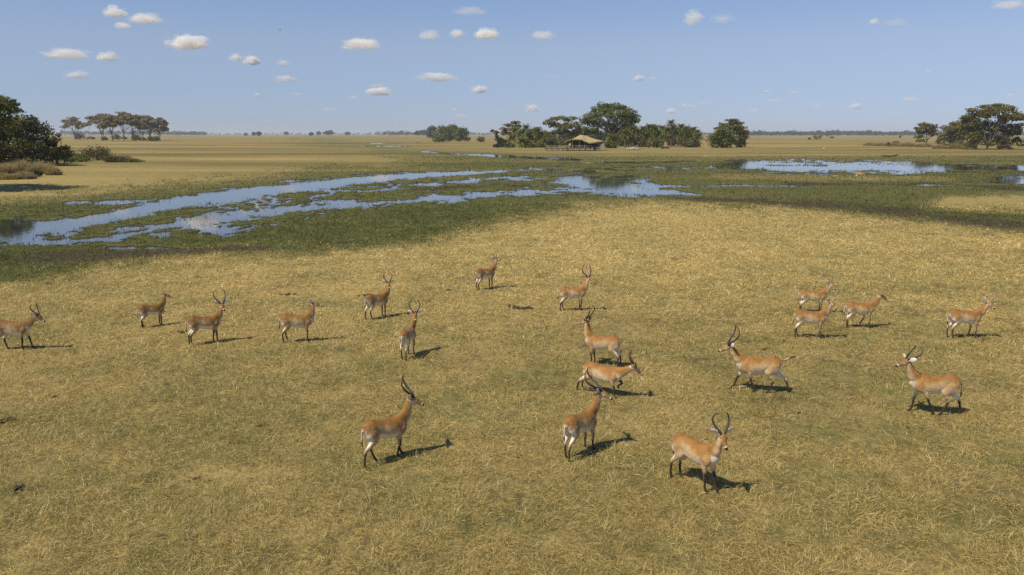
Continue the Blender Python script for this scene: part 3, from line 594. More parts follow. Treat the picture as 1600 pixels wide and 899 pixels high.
tl2 = ['leftmost straw clump of the bank left of the right wood', 'second straw clump of the right bank', 'straw clump by the thin spiky bush', 'straw clump left of the small acacia', 'straw clump below the small acacia', 'straw clump below the brown shrub', 'bright straw clump in the gap of the right wood', 'straw clump left of the big acacia trunk', 'straw clump right of the big acacia trunk']
for q, (px_, py_, w_, h_) in enumerate(((1362, 228, 14, 4), (1378, 228.5, 12, 4), (1397, 229, 14, 5), (1418, 229.5, 14, 5), (1445, 231, 16, 5), (1470, 233, 14, 5), (1492, 233, 12, 6), (1515, 234, 12, 5), (1572, 234, 12, 4))):
    S = PXM(py_); tussock('grass_tussock', G(px_, py_), w_ / S, w_ / S * .5, h_ / S * 1.4, tl2[q], n=1300, seed=260 + q, group='dry straw clumps on the right bank', width=.06)

# --- far trees
farl = [(405, 213.0, 5, 6.2, 'dark boxy far tree standing forward of the left horizon'), (397, 212.6, 3, 5.0, 'thin far tree left of the boxy one'), (514, 212.4, 10, 7.2, 'broad domed far tree, largest on the middle horizon'), (486.5, 212.7, 3.4, 4.6, 'small round far tree left of the broad domed one'),
        (384, 212.2, 2.4, 3.0, 'tiny dark far tree near the left horizon'), (447, 211.6, 4, 5.0, 'pale far tree left of the middle horizon'), (654, 213.0, 6, 6.6, 'bushy far tree left of the clump by the camp'), (661, 212.6, 8, 8.6, 'greyish far tree next to the clump by the camp'), (498, 211.8, 3.4, 5.0, 'thin crowned far tree just left of the broad domed one'), (543, 211.8, 4.5, 4.6, 'flat far tree right of the broad domed one')]
for q, (px_, py_, w_, h_, lab) in enumerate(farl):
    p = G(px_, py_); S = F / p.y; rg = np.random.default_rng(300 + q)
    tree('far_tree', p, dome_lobes(w_ / S, w_ / S, h_ / S * .18, h_ / S, 7, rg), lab, n=420, size=14 / S * .12, leaf='far', trunk_r=.5, seed=310 + q, group='lone trees on the far plain', carve=.3, cf=.12, inner=.6)
def treeline(name, spans, seed):
    rg = np.random.default_rng(seed); Vs = []; Fs = []; n0 = 0
    for (x0, x1, base, h0, h1, gap, nper) in spans:
        x = x0
        while x < x1:
            p = G(x, base + .25 * rg.normal() * .4); S = F / p.y; h = (h0 + (h1 - h0) * rg.random()) / S; r = h * (.55 + .5 * rg.random())
            lob = [(p.x + (rg.random() - .5) * r, p.y + (rg.random() - .5) * r, h * (.35 + .3 * rg.random()), r * .6, r * .6, h * .34) for _ in range(4)] + [(p.x, p.y, h * .3, r * .7, r * .7, h * .3)]
            V, Fc = leaves(lob, nper, h * .10, rg, .25, .1, .6); V[:, 2] = np.maximum(V[:, 2], 0)
            Vs.append(V); Fs.append(Fc + n0); n0 += len(V); x += (r * S) * gap * (.6 + .8 * rg.random())
    return tag(obj(name, np_mesh(name, np.concatenate(Vs), np.concatenate(Fs)), M['far']), kind='stuff')
treeline('distant_treeline', [(-60, 98, 211.3, 3, 6, 1.0, 200), (98, 262, 211.4, 5, 9, .9, 220), (262, 322, 211.6, 5.2, 7.6, .55, 240), (322, 470, 211.0, 1.6, 4.2, 1.9, 120), (470, 590, 211.0, 1.8, 4.4, 1.9, 120), (592, 672, 211.8, 5.0, 8.0, .7, 200), (735, 772, 211.2, 3, 5, .8, 150), (1085, 1125, 211.6, 4, 6, .8, 150)], 400)
treeline('distant_forest', [(1160, 1290, 212.2, 6.0, 9.2, .55, 240), (1290, 1430, 212.2, 6.0, 9.6, .55, 240), (1430, 1760, 212.0, 5, 8, .6, 220), (1150, 1700, 211.2, 5.0, 6.6, .9, 150)], 401)

# ------------------------------------------------------------------ the thatched lodge and what stands around it
def lodge():
    S = PXM(236); o = G(912, 236); root = empty('thatched_lodge', o, 'open-fronted thatched lodge on a stilted wooden deck below the giant fig', 'lodge')
    rg = np.random.default_rng(500)
    ridge = [np.array((-1.3, 2.0, 6.6)), np.array((1.2, 3.2, 6.3))]
    eave = [(-8.1, -.6, 3.75), (-6.6, -2.2, 4.4), (-5.2, -3.2, 4.85), (-3.0, -3.6, 4.95), (-.9, -3.7, 4.85), (.4, -4.4, 4.1), (1.8, -4.8, 3.45), (4.2, -3.4, 3.7), (6.6, -1.8, 3.95), (8.4, .2, 4.05), (8.2, 4.0, 3.6), (5, 7, 3.4), (0, 8, 3.4), (-5, 6.5, 3.4), (-8, 3, 3.5)]
    E = np.array(eave); n = len(E); k = 10
    # densify the eave and loft it up to the ridge
    Ed = np.concatenate([E[i] + (np.roll(E, -1, 0)[i] - E[i]) * np.linspace(0, 1, 8, endpoint=False)[:, None] for i in range(n)]); m = len(Ed)
    tr = np.clip((Ed[:, 0] + 8) / 16, 0, 1)[:, None]; Rd = ridge[0] + (ridge[1] - ridge[0]) * tr
    tt = np.linspace(0, 1, k)[:, None, None]
    V = Ed[None] + (Rd - Ed)[None] * tt; V[..., 2] -= .55 * np.sin(tt[..., 0] * math.pi) * .6
    V[..., 2] += .22 * (fbm(V[..., 0] * 1.3, V[..., 1] * 1.3, 3) - .5); V[0, :, 2] -= .25 * rg.random(m)
    Vb = V.copy(); Vb[..., 2] -= .32
    v = np.concatenate([V.reshape(-1, 3), Vb.reshape(-1, 3)]); i = np.arange(k - 1)[:, None] * m; j = np.arange(m)[None]; jn = (j + 1) % m
    ft = np.stack([i + j, i + jn, i + m + jn, i + m + j], -1).reshape(-1, 4); fb = ft[:, ::-1] + k * m
    j1 = np.arange(m); fr = np.stack([j1, j1 + k * m, (j1 + 1) % m + k * m, (j1 + 1) % m], -1)
    roof = obj('thatch_roof', np_mesh('thatch_roof', v, [ft, fb, fr], True), M['thatch'], root)
    # straw ends sticking out of the eave
    q = rg.integers(0, m, 900); B = Ed[q] + rg.normal(size=(900, 3)) * (.12, .12, .08); out = B * (1, 1, 0); out /= np.linalg.norm(out, axis=1, keepdims=True)
    T = B + out * (.25 + .35 * rg.random(900))[:, None] - np.array([0, 0, 1]) * (.25 + .3 * rg.random(900))[:, None]; wv = np.cross(out, [0, 0, 1.0]) * .07
    obj('thatch_fringe', np_mesh('thatch_fringe', np.stack([B - wv, B + wv, T + wv * .4, T - wv * .4], 1).reshape(-1, 3), np.arange(3600).reshape(-1, 4)), M['thatch'], roof)
    mb = MB(); mb.box((1.2, 6.6, 2.6), (12.6, .15, 2.5)); mb.build('back_wall', M['shade_cloth'], root)
    mb = MB(); mb.box((4.6, 1.0, 1.5), (.15, 9.0, 2.4)); mb.build('side_wall', M['shade_cloth'], root)
    mb = MB(); mb.box((5.2, -2.4, 1.25), (2.2, .12, 1.2)); mb.build('canvas_panel', M['canvas'], root)
    for (x, y, h) in ((-7.2, -.8, 4.1), (-5.0, -3.0, 4.75), (-2.2, -3.4, 4.9), (.2, -3.6, 4.5), (2.2, -3.9, 3.5), (6.6, -1.4, 3.8), (-6.6, 3.0, 4.0)):
        mb = MB(); mb.bar((x, y, -.2), (x, y, h), .11, .09); mb.build('post', M['wood_lt'] if h > 4.3 else M['wood'], root)
    mb = MB()
    for q in range(30): mb.box((-16.2 + q * .68, -2.2 if q < 13 else 1.2, 1.27), (.62, 4.2 if q < 13 else 10.8, .08))
    mb.box((-10.5, -4.2, 1.12), (12, .14, .2)); mb.box((-.5, -4.15, 1.12), (7.6, .12, .2)); deck = mb.build('deck', M['wood'], root)
    for x in np.arange(-16, 3.4, 1.15):
        mb = MB(); mb.bar((x, -4.05, -.3), (x, -4.05, 1.05), .10 + .03 * rg.random(), None, 6); mb.build('deck_stilt', M['wood'], root)
    for x in np.arange(-15.4, 3, 2.3):
        mb = MB(); mb.bar((x, -.6, -.3), (x, -.6, 1.05), .11, None, 6); mb.build('deck_stilt', M['wood_lt'], root)
    for x in np.arange(-16.2, 3.2, 1.6):
        mb = MB(); mb.bar((x, -4.35, 1.0), (x, -4.35, 2.35), .06, None, 6); mb.build('railing_post', M['wood_lt'], root)
    mb = MB(); mb.bar((-16.3, -4.35, 2.36), (3.1, -4.35, 2.30), .06, None, 6); mb.bar((-16.3, -4.35, 1.8), (3.1, -4.35, 1.78), .04, None, 6); mb.build('railing', M['wood_lt'], root)
    mb = MB(); mb.bar((-16.3, -4.3, 2.3), (-16.3, -.3, 2.3), .05, None, 6); mb.build('railing', M['wood_lt'], root)
    return o
lo = lodge()
def chair(x, y, rz, label, mat, cat='chair', wide=.75, group=None):
    t = empty('deck_chair' if wide < 1 else 'sofa', lo + Vector((x, y, 1.31)), label, cat, group, rz)
    mb = MB(); mb.box((0, 0, .40), (wide, .70, .14)); mb.build('seat', mat, t)
    mb = MB(); mb.box((0, .36, .74), (wide, .12, .62), 0, R(-12)); mb.build('backrest', mat, t)
    for sx in (-1, 1):
        mb = MB(); mb.box((sx * (wide / 2 + .03), 0, .6), (.09, .70, .10)); mb.box((sx * (wide / 2 + .03), -.28, .28), (.07, .07, .56)); mb.build('armrest', M['wood'], t)
        mb = MB(); mb.box((sx * wide / 2 * .9, .3, .17), (.07, .07, .33)); mb.build('leg', M['wood'], t)
CH = plain('brown_cushion', (.16, .07, .03), .9); BL = plain('blue_cushion', (.30, .34, .42), .9); PK = plain('rust_cushion', (.30, .13, .07), .9)
chair(-13.7, -3.0, R(20), 'brown chair at the left end of the open deck', CH); chair(-12.2, -2.9, R(-15), 'brown chair second from the left end of the deck', CH)
chair(-1.7, -2.7, R(5), 'pale blue sofa behind the railing under the thatch', BL, 'sofa', 1.8); chair(.9, -2.6, R(0), 'rust coloured chair right of the sofa under the thatch', PK)
chair(-4.4, -1.5, R(40), 'dark brown chair under the left of the thatch', CH)
t = empty('table_lamp', lo + Vector((-5.9, -2.6, 1.31)), 'pale round lamp shade on a stand under the left eave', 'lamp')
mb = MB(); mb.bar((0, 0, 0), (0, 0, 1.1), .05); mb.bar((0, 0, 0), (0, 0, .05), .22); mb.build('stand', M['wood'], t)
mb = MB(); mb.ball((0, 0, 1.35), (.42, .42, .38)); mb.build('lamp_shade', plain('cream_paper', (.72, .55, .36), .8, .1), t)
def person(px, py, label, top, bottom, hat=None, rz=0.0):
    """a small standing figure of one skinned surface with clothes as children"""
    o = empty('person', G(px, py, .3), label, 'person', None, rz)
    skin = plain('brown_skin', (.10, .055, .035), .6, .1); hair = plain('black_hair', (.02, .018, .016), .7, .1)
    me = bpy.data.meshes.new('body'); bm = bmesh.new()
    J = {'pel': (0, 0, .92, .13), 'wst': (0, 0, 1.08, .12), 'chs': (0, 0, 1.30, .15), 'nck': (0, 0, 1.46, .06), 'hd0': (0, -.01, 1.56, .085), 'hd1': (0, -.01, 1.68, .08)}
    for s, n_ in ((-1, 'l'), (1, 'r')):
        J['hip' + n_] = (s * .09, 0, .86, .095); J['kne' + n_] = (s * .10, -.02, .48, .06); J['ank' + n_] = (s * .11, .0, .09, .042); J['toe' + n_] = (s * .12, -.15, .04, .035)
        J['shl' + n_] = (s * .19, 0, 1.38, .06); J['elb' + n_] = (s * .25, .03, 1.10, .042); J['wri' + n_] = (s * .25, -.06, .86, .03); J['hnd' + n_] = (s * .25, -.09, .76, .032)
    Ed = [('pel', 'wst'), ('wst', 'chs'), ('chs', 'nck'), ('nck', 'hd0'), ('hd0', 'hd1')]
    for n_ in 'lr': Ed += [('pel', 'hip' + n_), ('hip' + n_, 'kne' + n_), ('kne' + n_, 'ank' + n_), ('ank' + n_, 'toe' + n_), ('chs', 'shl' + n_), ('shl' + n_, 'elb' + n_), ('elb' + n_, 'wri' + n_), ('wri' + n_, 'hnd' + n_)]
    V = {k: bm.verts.new(v[:3]) for k, v in J.items()}
    for a, b_ in Ed: bm.edges.new((V[a], V[b_]))
    bm.to_mesh(me); bm.free(); bo = obj('body', me, skin, o)
    md = bo.modifiers.new('skin', 'SKIN'); bo.modifiers.new('sub', 'SUBSURF').levels = 1
    for q, k in enumerate(J): me.skin_vertices[0].data[q].radius = (J[k][3], J[k][3]); me.skin_vertices[0].data[q].use_root = (k == 'pel')
    mb = MB(); mb.tube([(0, 0, .88), (0, 0, 1.0), (0, 0, 1.15), (0, 0, 1.34), (0, 0, 1.45)], [.16, .155, .15, .19, .09], 10)
    for s in (-1, 1): mb.tube([(s * .15, 0, 1.40), (s * .21, .01, 1.28), (s * .25, .02, 1.14)], [.075, .07, .06], 8)
    mb.build('shirt', top, o, True)
    mb = MB()
    for s in (-1, 1): mb.tube([(s * .075, 0, .98), (s * .09, 0, .86), (s * .10, -.01, .5), (s * .11, 0, .12)], [.11, .115, .085, .07], 8)
    mb.build('trousers', bottom, o, True)
    mb = MB(); mb.ball((0, .015, 1.68), (.095, .105, .09)); mb.build('hair', hair, o, True)
    if hat is not None:
        mb = MB(); mb.ball((0, .01, 1.74), (.11, .12, .09)); mb.bar((0, .0, 1.71), (0, 0, 1.73), .2, None, 12); mb.build('hat', hat, o, True)
D1 = plain('dark_blue_trousers', (.03, .035, .07), .9)
person(975.5, 231.0, 'person in an orange shirt and white hat under the palms right of the lodge', plain('orange_shirt', (.50, .24, .05), .9), D1, M['white'], R(20))
person(980.3, 231.0, 'person in a pink top beside the one with the white hat', plain('pink_shirt', (.55, .14, .16), .9), D1, None, R(-30))
person(1056.0, 231.0, 'person in a white shirt and dark blue trousers left of the red brown posts', M['white'], D1, None, R(10))
rg = np.random.default_rng(520)
mb = MB()
for q in range(60):
    a = rg.random() * 6.28; r_ = math.sqrt(rg.random()); h_ = (1 - r_) * 1.3
    mb.ball((r_ * math.cos(a) * 2.6, r_ * math.sin(a) * 1.4, h_ * .8 * rg.random() + .1), (.35 + .3 * rg.random(), .35, .22 + .12 * rg.random()), 8, 6, .3, rg)
tag(mb.build('stone_heap', M['stone'], None, False), 'heap of pale stones at the water-side edge of the camp clearing', 'stone heap').location = G(989, 233.5, .25)
for px_, lab, col in ((996.5, 'rust red bundle lying right of the pale stone heap', (.35, .10, .06)), (993.3, 'blue bundle between the stone heap and the red bundle', (.08, .12, .30))):
    mb = MB()
    for q in range(5): mb.ball((rg.normal() * .3, rg.normal() * .2, .28), (.45, .4, .3), 9, 7, .35, rg)
    tag(mb.build('cloth_bundle', plain('bundle_cloth', col, .9), None, True), lab, 'bundle').location = G(px_, 233.2, .3)
for px_, h_, lab in ((1047.8, 3.7, 'red brown post standing alone left of the white shirted person'), (1058.7, 3.5, 'red brown post just right of the white shirted person'), (1062.0, 3.4, 'rightmost red brown post in the grove')):
    mb = MB(); mb.bar((0, 0, -.4), (.05, 0, h_), .17, .13, 8); mb.box((.05, 0, h_ + .03), (.34, .30, .10))
    tag(mb.build('wooden_post', M['redwood'], None), lab, 'post', 'red brown posts in the grove').location = G(px_, 231.5, .3)
mb = MB(); limb(mb, (0, 0, -.2), (-1.8, .2, 3.6), .35, .16, rg, .06); limb(mb, (-.9, .1, 1.9), (-2.8, 0, 1.0), .2, .07, rg, .1); limb(mb, (-1.4, .1, 2.8), (.4, .5, 4.6), .16, .05, rg, .1); limb(mb, (-2.0, 0, 1.2), (-4.6, -.3, .2), .14, .05, rg, .1)
tag(mb.build('dead_trunk', plain('bleached_wood', (.42, .37, .30), .85), None, True), 'bleached dead tree trunk leaning against the right eave of the lodge', 'dead tree').location = G(946.5, 233.2, .3)
mb = MB(); mb.tube([(0, 0, 0), (.1, 0, 12), (.5, 0, 22.6), (.75, 0, 25.2)], [.12, .1, .07, .05], 6)
r_ = empty('radio_mast', G(961.2, 228.0), 'thin white aerial sticking up behind the giant fig', 'aerial'); mb.build('mast', M['white'], r_)
# dugout canoe on the far bank of the right pool
def canoe():
    n = 17; u = np.linspace(-1, 1, n); hw = .34 * (1 - np.abs(u) ** 2.6) + .04; keel = .02 + .42 * np.clip(u, 0, 1) ** 3 + .25 * np.clip(-u, 0, 1) ** 3; top = .42 + .40 * np.clip(u, 0, 1) ** 2.5 + .18 * np.clip(-u, 0, 1) ** 3
    prof = [(-1, 1), (-.9, .45), (-.5, .08), (0, 0), (.5, .08), (.9, .45), (1, 1)]
    def ring(k, sc, dz): return [(2.6 * k_, a * h_ * sc, kz + (tp - kz) * b_ + dz * (1 - b_)) for (a, b_) in prof for (k_, h_, kz, tp) in [k]]
    V = []; 
    for i in range(n): V += ring((u[i], hw[i], keel[i], top[i]), 1, 0)
    for i in range(n): V += ring((u[i] * .97, hw[i], keel[i], top[i]), .86, .07)
    p = len(prof); f = []
    for i in range(n - 1):
        for j in range(p - 1):
            a = i * p + j; f.append((a, a + p, a + p + 1, a + 1)); b_ = n * p + a; f.append((b_, b_ + 1, b_ + p + 1, b_ + p))
        for j in (0, p - 1): a = i * p + j; f.append((a, n * p + a, n * p + a + p, a + p))
    r = empty('dugout_canoe', G(1391, 245.2), 'dark dugout canoe drawn up on the bank beyond the right pool', 'canoe', None, R(8))
    obj('hull', np_mesh('hull', V, f, True), M['wood'], r)
    mb = MB(); mb.box((.6, 0, .36), (.22, .5, .05)); mb.build('thwart', M['wood_lt'], r)
    mb = MB(); mb.bar((-2.9, .5, .1), (-.4, .9, 1.9), .04); tag(mb.build('punting_pole', M['wood_lt']), 'slim pale pole leaning up from the bank beside the canoe', 'pole').location = G(1381, 245)
canoe()
# white bird and the speck of a bird in the sky
def egret():
    r = empty('white_bird', G(1286.6, 235.3), 'tall white bird standing alone on the straw plain beyond the right pool', 'bird', None, R(-60))
    mb = MB(); mb.ball((0, 0, .82), (.36, .17, .19), 12, 9); mb.tube([(.26, 0, .90), (.42, 0, 1.05), (.36, 0, 1.25), (.44, 0, 1.42)], [.12, .07, .05, .055], 8); mb.ball((.48, 0, 1.45), (.11, .06, .06)); mb.tube([(-.28, 0, .82), (-.55, 0, .66)], [.13, .03], 8)
    mb.build('body', M['white'], r, True)
    mb = MB(); mb.tube([(.55, 0, 1.45), (.76, 0, 1.41)], [.025, .006], 6); mb.build('bill', plain('yellow_bill', (.5, .33, .05), .5), r)
    for s in (-1, 1): mb = MB(); mb.tube([(0, s * .06, .7), (-.03, s * .06, .36), (.02, s * .06, .0)], [.03, .018, .02], 6); mb.bar((-.05, s * .06, .012), (.14, s * .06, .012), .012); mb.build('leg', M['horn'], r)
egret()
def skybird():
    p = at_depth(437.5, 47, 190); r = empty('flying_bird', p, 'dark speck of a bird flying high left of the middle of the sky', 'bird', None, R(30))
    mb = MB(); mb.ball((0, 0, 0), (.20, .06, .055)); mb.tube([(.15, 0, .01), (.27, 0, .02)], [.04, .01], 6); mb.tube([(-.15, 0, 0), (-.32, 0, 0)], [.04, .05], 6); mb.build('body', M['bark_dark'], r, True)
    for s in (-1, 1):
        me = np_mesh('wing', [(.09, s * .04, .02), (-.09, s * .04, .02), (-.08, s * .26, .09), (.10, s * .24, .09), (-.10, s * .48, .04), (-.02, s * .46, .05), (.09, s * .04, .0), (-.09, s * .04, .0), (-.08, s * .26, .075), (.10, s * .24, .075), (-.10, s * .48, .03), (-.02, s * .46, .04)], [(0, 1, 2, 3), (3, 2, 4, 5), (9, 8, 7, 6), (11, 10, 8, 9)])
        obj('wing', me, M['bark_dark'], r)
skybird()

# ------------------------------------------------------------------ antelopes
def nz_(v): v = np.asarray(v, float); return v / (np.linalg.norm(v) + 1e-12)
TAN = np.array((.345, .172, .042)); RED = np.array((.245, .106, .023)); PALE = np.array((.60, .44, .25)); WHITE = np.array((.82, .76, .65)); BLACK = np.array((.018, .014, .011)); DKB = np.array((.075, .045, .025))
def lerp(a, b, t): t = np.asarray(t)[..., None]; return a * (1 - t) + b * t
def chain(ctrl, lats, colf, acc, step=.018, seg=20):
    """ctrl rows: x y z r_lateral r_height; closed smooth tube with coloured vertices"""
    c = np.asarray(ctrl, float); n = len(c); L = np.asarray(lats, float)
    if L.ndim == 1: L = np.repeat(L[None], n, 0)
    pts = []; par = []
    for i in range(n - 1):
        p0 = c[max(i - 1, 0)]; p1 = c[i]; p2 = c[i + 1]; p3 = c[min(i + 2, n - 1)]
        m = max(2, int(np.linalg.norm(p2[:3] - p1[:3]) / step))
        t = np.linspace(0, 1, m, endpoint=(i == n - 2))[:, None]
        q = .5 * (2 * p1 + (p2 - p0) * t + (2 * p0 - 5 * p1 + 4 * p2 - p3) * t ** 2 + (3 * p1 - p0 - 3 * p2 + p3) * t ** 3)
        q[:, 3:] = (p1 + (p2 - p1) * (t * t * (3 - 2 * t)))[:, 3:]
        pts.append(q); par.append(i + t[:, 0])
    q = np.concatenate(pts); u = np.concatenate(par)
    T = np.gradient(q[:, :3], axis=0); T /= np.linalg.norm(T, axis=1, keepdims=True) + 1e-9
    # rounded ends
    def cap(e, tdir, ue):
        out = []; r = min(e[3], e[4])
        for a in (35, 62, 84): out.append(np.concatenate([e[:3] + tdir * r * math.sin(R(a)) * .8, e[3:] * math.cos(R(a))]))
        return np.array(out)
    a = cap(q[0], -T[0], 0)[::-1]; b = cap(q[-1], T[-1], n - 1)
    q = np.concatenate([a, q, b]); T = np.concatenate([np.repeat(T[:1], 3, 0), T, np.repeat(T[-1:], 3, 0)]); u = np.concatenate([np.zeros(3), u, np.full(3, n - 1.0)])
    lat = np.stack([np.interp(u, np.arange(n), L[:, k]) for k in range(3)], -1)
    lat -= (lat * T).sum(1, keepdims=True) * T; lat /= np.linalg.norm(lat, axis=1, keepdims=True) + 1e-9
    H = np.cross(T, lat); th = np.arange(seg) / seg * 2 * math.pi; co, si = np.cos(th), np.sin(th)
    V = q[:, None, :3] + lat[:, None] * (q[:, 3:4] * co)[..., None] + H[:, None] * (q[:, 4:5] * si)[..., None]
    col = colf(np.broadcast_to(u[:, None], V.shape[:2]), np.broadcast_to(co[None], V.shape[:2]), np.broadcast_to(si[None], V.shape[:2]), V)
    m = len(q); i = np.arange(m - 1)[:, None] * seg; j = np.arange(seg)[None]; k = (j + 1) % seg
    f4 = np.stack([i + j, i + k, i + seg + k, i + seg + j], -1).reshape(-1, 4)
    jj = np.arange(seg); kk = (jj + 1) % seg; e = (m - 1) * seg
    f3 = np.concatenate([np.stack([kk, jj, np.full(seg, m * seg)], -1), np.stack([e + jj, e + kk, np.full(seg, m * seg + 1)], -1)])
    V2 = np.concatenate([V.reshape(-1, 3), q[:1, :3], q[-1:, :3]]); C2 = np.concatenate([col.reshape(-1, 3), col[:1, 0], col[-1:, 0]])
    acc['v'].append(V2); acc['c'].append(C2); acc['f4'].append(f4 + acc['n']); acc['f3'].append(f3 + acc['n']); acc['n'] += len(V2)

def coat_material():
    m, t, p = mat_new('antelope_coat')
    c = attr(t, 'coat').outputs['Color']; co = coords(t)
    f = noise(t, coords(t, 'Object', (.5, 1, 1)), 70, 3, .65); f2 = noise(t, co, 6, 3)
    c = mix(t, 1.0, c, mix(t, mapr(t, f, .3, .7), (.72, .72, .72), (1.24, 1.24, 1.24)), 'MULTIPLY')
    c = mix(t, .8, c, mix(t, mapr(t, f2, .35, .65), (.72, .68, .62), (1.14, 1.14, 1.14)), 'MULTIPLY')
    t.links.new(c, p.inputs['Base Color']); p.inputs['Roughness'].default_value = .62; p.inputs['Specular IOR Level'].default_value = .22
    p.inputs['Sheen Weight'].default_value = .12; p.inputs['Sheen Roughness'].default_value = .4
    b = N(t, 'Bump'); b.inputs['Strength'].default_value = .25; b.inputs['Distance'].default_value = .006; t.links.new(f, b.inputs['Height']); t.links.new(b.outputs[0], p.inputs['Normal'])
    return m
M['coat'] = coat_material()
M['eye'] = plain('dark_eye', (.012, .008, .006), .15, .1)

def antelope(px, py, yaw, hyaw, label, male=1.0, size=1.0, fl=(0, 0), fr=(0, 0), hl=(0, 0), hr=(0, 0), ne=62, hp=22, nlen=1.0, nyaw=None, tail=0, drop=0.0, voxel=.010, hornback=0.0, graze=False, group='antelope herd on the dry sward', roll=0, coat=None):
    acc = dict(v=[], c=[], f4=[], f3=[], n=0); Y = np.array((0, 1.0, 0))
    rgl = np.random.default_rng(int(px * 7 + py)); tint = coat if coat is not None else (.90 + .18 * rgl.random())
    z0 = -drop
    # trunk: rump to chest
    tor = [(-.575, .855, .065, .085), (-.52, .845, .125, .155), (-.43, .822, .162, .205), (-.30, .795, .150, .205), (-.17, .762, .152, .208), (.00, .735, .182, .222), (.14, .728, .184, .230), (.27, .745, .160, .222), (.37, .770, .125, .190), (.45, .790, .090, .130)]
    def ctor(u, c, s, V):
        x = V[..., 0]; k = sstep(.72, -.12, s + .16 * np.sin(x * 9)); col = lerp(np.broadcast_to(TAN, V.shape), PALE, k)
        col = lerp(col, RED, .75 * sstep(.35, .95, s))
        col = lerp(col, WHITE, sstep(-.30, -.55, s) * sstep(-.52, -.36, x) * sstep(.46, .26, x))
        col = lerp(col, WHITE, .8 * sstep(.34, .44, x) * sstep(.35, -.3, s))
        return lerp(col, WHITE, sstep(-.50, -.57, x) * sstep(-.15, -.5, s))
    chain([(x, 0, z + z0, a, b) for x, z, a, b in tor], Y, ctor, acc, .025, 28)
    # legs
    def leg(front, side, st):
        dx, lift = st
        if front: pts = [(.26, .070, .82, .060, .115), (.30, .108, .69, .068, .115), (.265, .106, .565, .052, .070), (.27, .100, .44, .037, .044), (.28, .094, .315, .030, .034), (.27, .092, .20, .022, .024), (.275, .090, .095, .024, .026), (.300, .090, .045, .021, .023), (.325, .090, .014, .024, .030)]
        else: pts = [(-.43, .060, .88, .080, .140), (-.405, .094, .74, .092, .160), (-.345, .108, .61, .072, .110), (-.415, .102, .485, .047, .064), (-.505, .094, .385, .031, .041), (-.515, .090, .24, .023, .026), (-.500, .088, .105, .025, .027), (-.480, .088, .045, .022, .024), (-.462, .088, .014, .024, .030)]
        P = []; top = .70 if front else .78
        for (x, y, z, a, b) in pts:
            wgt = max(0.0, 1 - z / top); zz = z
            x2 = x + dx * wgt ** .9
            if lift:
                wl = max(0.0, min(1.0, 1 - (z - .02) / (.56 if front else .6)))
                zz = z + lift * wl ** .75
                kb = math.exp(-((z - (.315 if front else .40)) / .16) ** 2)
                x2 += (.55 if front else -.10) * lift * kb - (.35 if front else .15) * lift * wl ** 2.5
            P.append((x2, y * side, zz + z0 * max(0, z - .05) / .8, a, b))
        def cl(u, c, s, V):
            inner = sstep(.15, .65, -c * side); up = np.clip(u, 0, 9)
            col = lerp(np.broadcast_to(TAN, V.shape), PALE, sstep(.5, 2.2, up))
            col = lerp(col, WHITE, inner * sstep(1.0, 1.6, up) * sstep(5.0, 4.0, up) * .95)
            if not front: col = lerp(col, WHITE, sstep(-.25, -.75, s) * sstep(.7, 1.1, up) * sstep(4.2, 3.0, up))
            st_ = 2.7 if front else 3.9
            dark = sstep(st_ - .2, st_ + .8, up) * sstep(-.95, -.2, s) * min(1, .70 + .3 * male)
            col = lerp(col, DKB * .45, dark); col = lerp(col, DKB * .7, sstep(3.8, 4.8, up) * .85)
            return lerp(col, BLACK, sstep(6.3, 7.0, up))
        chain(P, Y, cl, acc, .016, 18)
    leg(True, 1, fl); leg(True, -1, fr); leg(False, 1, hl); leg(False, -1, hr)
    # neck
    dy = hyaw - yaw; dy = (dy + 180) % 360 - 180
    ny = R(np.clip(dy * .42, -50, 50) if nyaw is None else nyaw); hy = R(dy)
    ne = ne + (13 if ne > 0 else 0); e = R(ne); d1 = np.array((math.cos(e) * math.cos(ny), math.cos(e) * math.sin(ny), math.sin(e))); e0 = R(.62 * ne - 2)
    d0 = np.array((math.cos(e0) * math.cos(ny * .4), math.cos(e0) * math.sin(ny * .4), math.sin(e0)))
    B = np.array((.28, 0, .80 + z0)); p1 = B + .20 * d0; p2 = p1 + .155 * nlen * nz_(d0 * .4 + d1); p3 = p2 + .15 * nlen * d1; p4 = p3 + .07 * nlen * d1
    lh = np.array((-math.sin(hy), math.cos(hy), 0)); ln_ = np.array((-math.sin(ny), math.cos(ny), 0))
    lats = [Y, nz_(Y * .7 + ln_ * .3), nz_(ln_ * .8 + lh * .2), nz_(ln_ * .4 + lh * .6), lh]
    def cn(u, c, s, V):
        col = lerp(np.broadcast_to(TAN, V.shape), PALE, .9 * sstep(.3, -.6, s)); col = lerp(col, WHITE, .6 * sstep(-.5, -.9, s) * sstep(1.6, .6, u)); col = lerp(col, RED, .4 * sstep(.5, .9, s))
        return lerp(col, WHITE, sstep(-.55, -.85, s) * sstep(2.4, 3.3, u) * .9)
    chain([(*B, .100, .175), (*p1, .098, .145), (*p2, .074, .104), (*p3, .062, .080), (*p4, .055, .064)], lats, cn, acc, .018, 22)
    # head
    hpr = R(hp); hf = np.array((math.cos(hpr) * math.cos(hy), math.cos(hpr) * math.sin(hy), -math.sin(hpr))); hu = np.cross(hf, lh)
    if hu[2] < 0: hu = -hu
    O = p4 + d1 * .025
    def hpnt(f, l, u): return O + 1.1 * (hf * f + lh * l + hu * u)
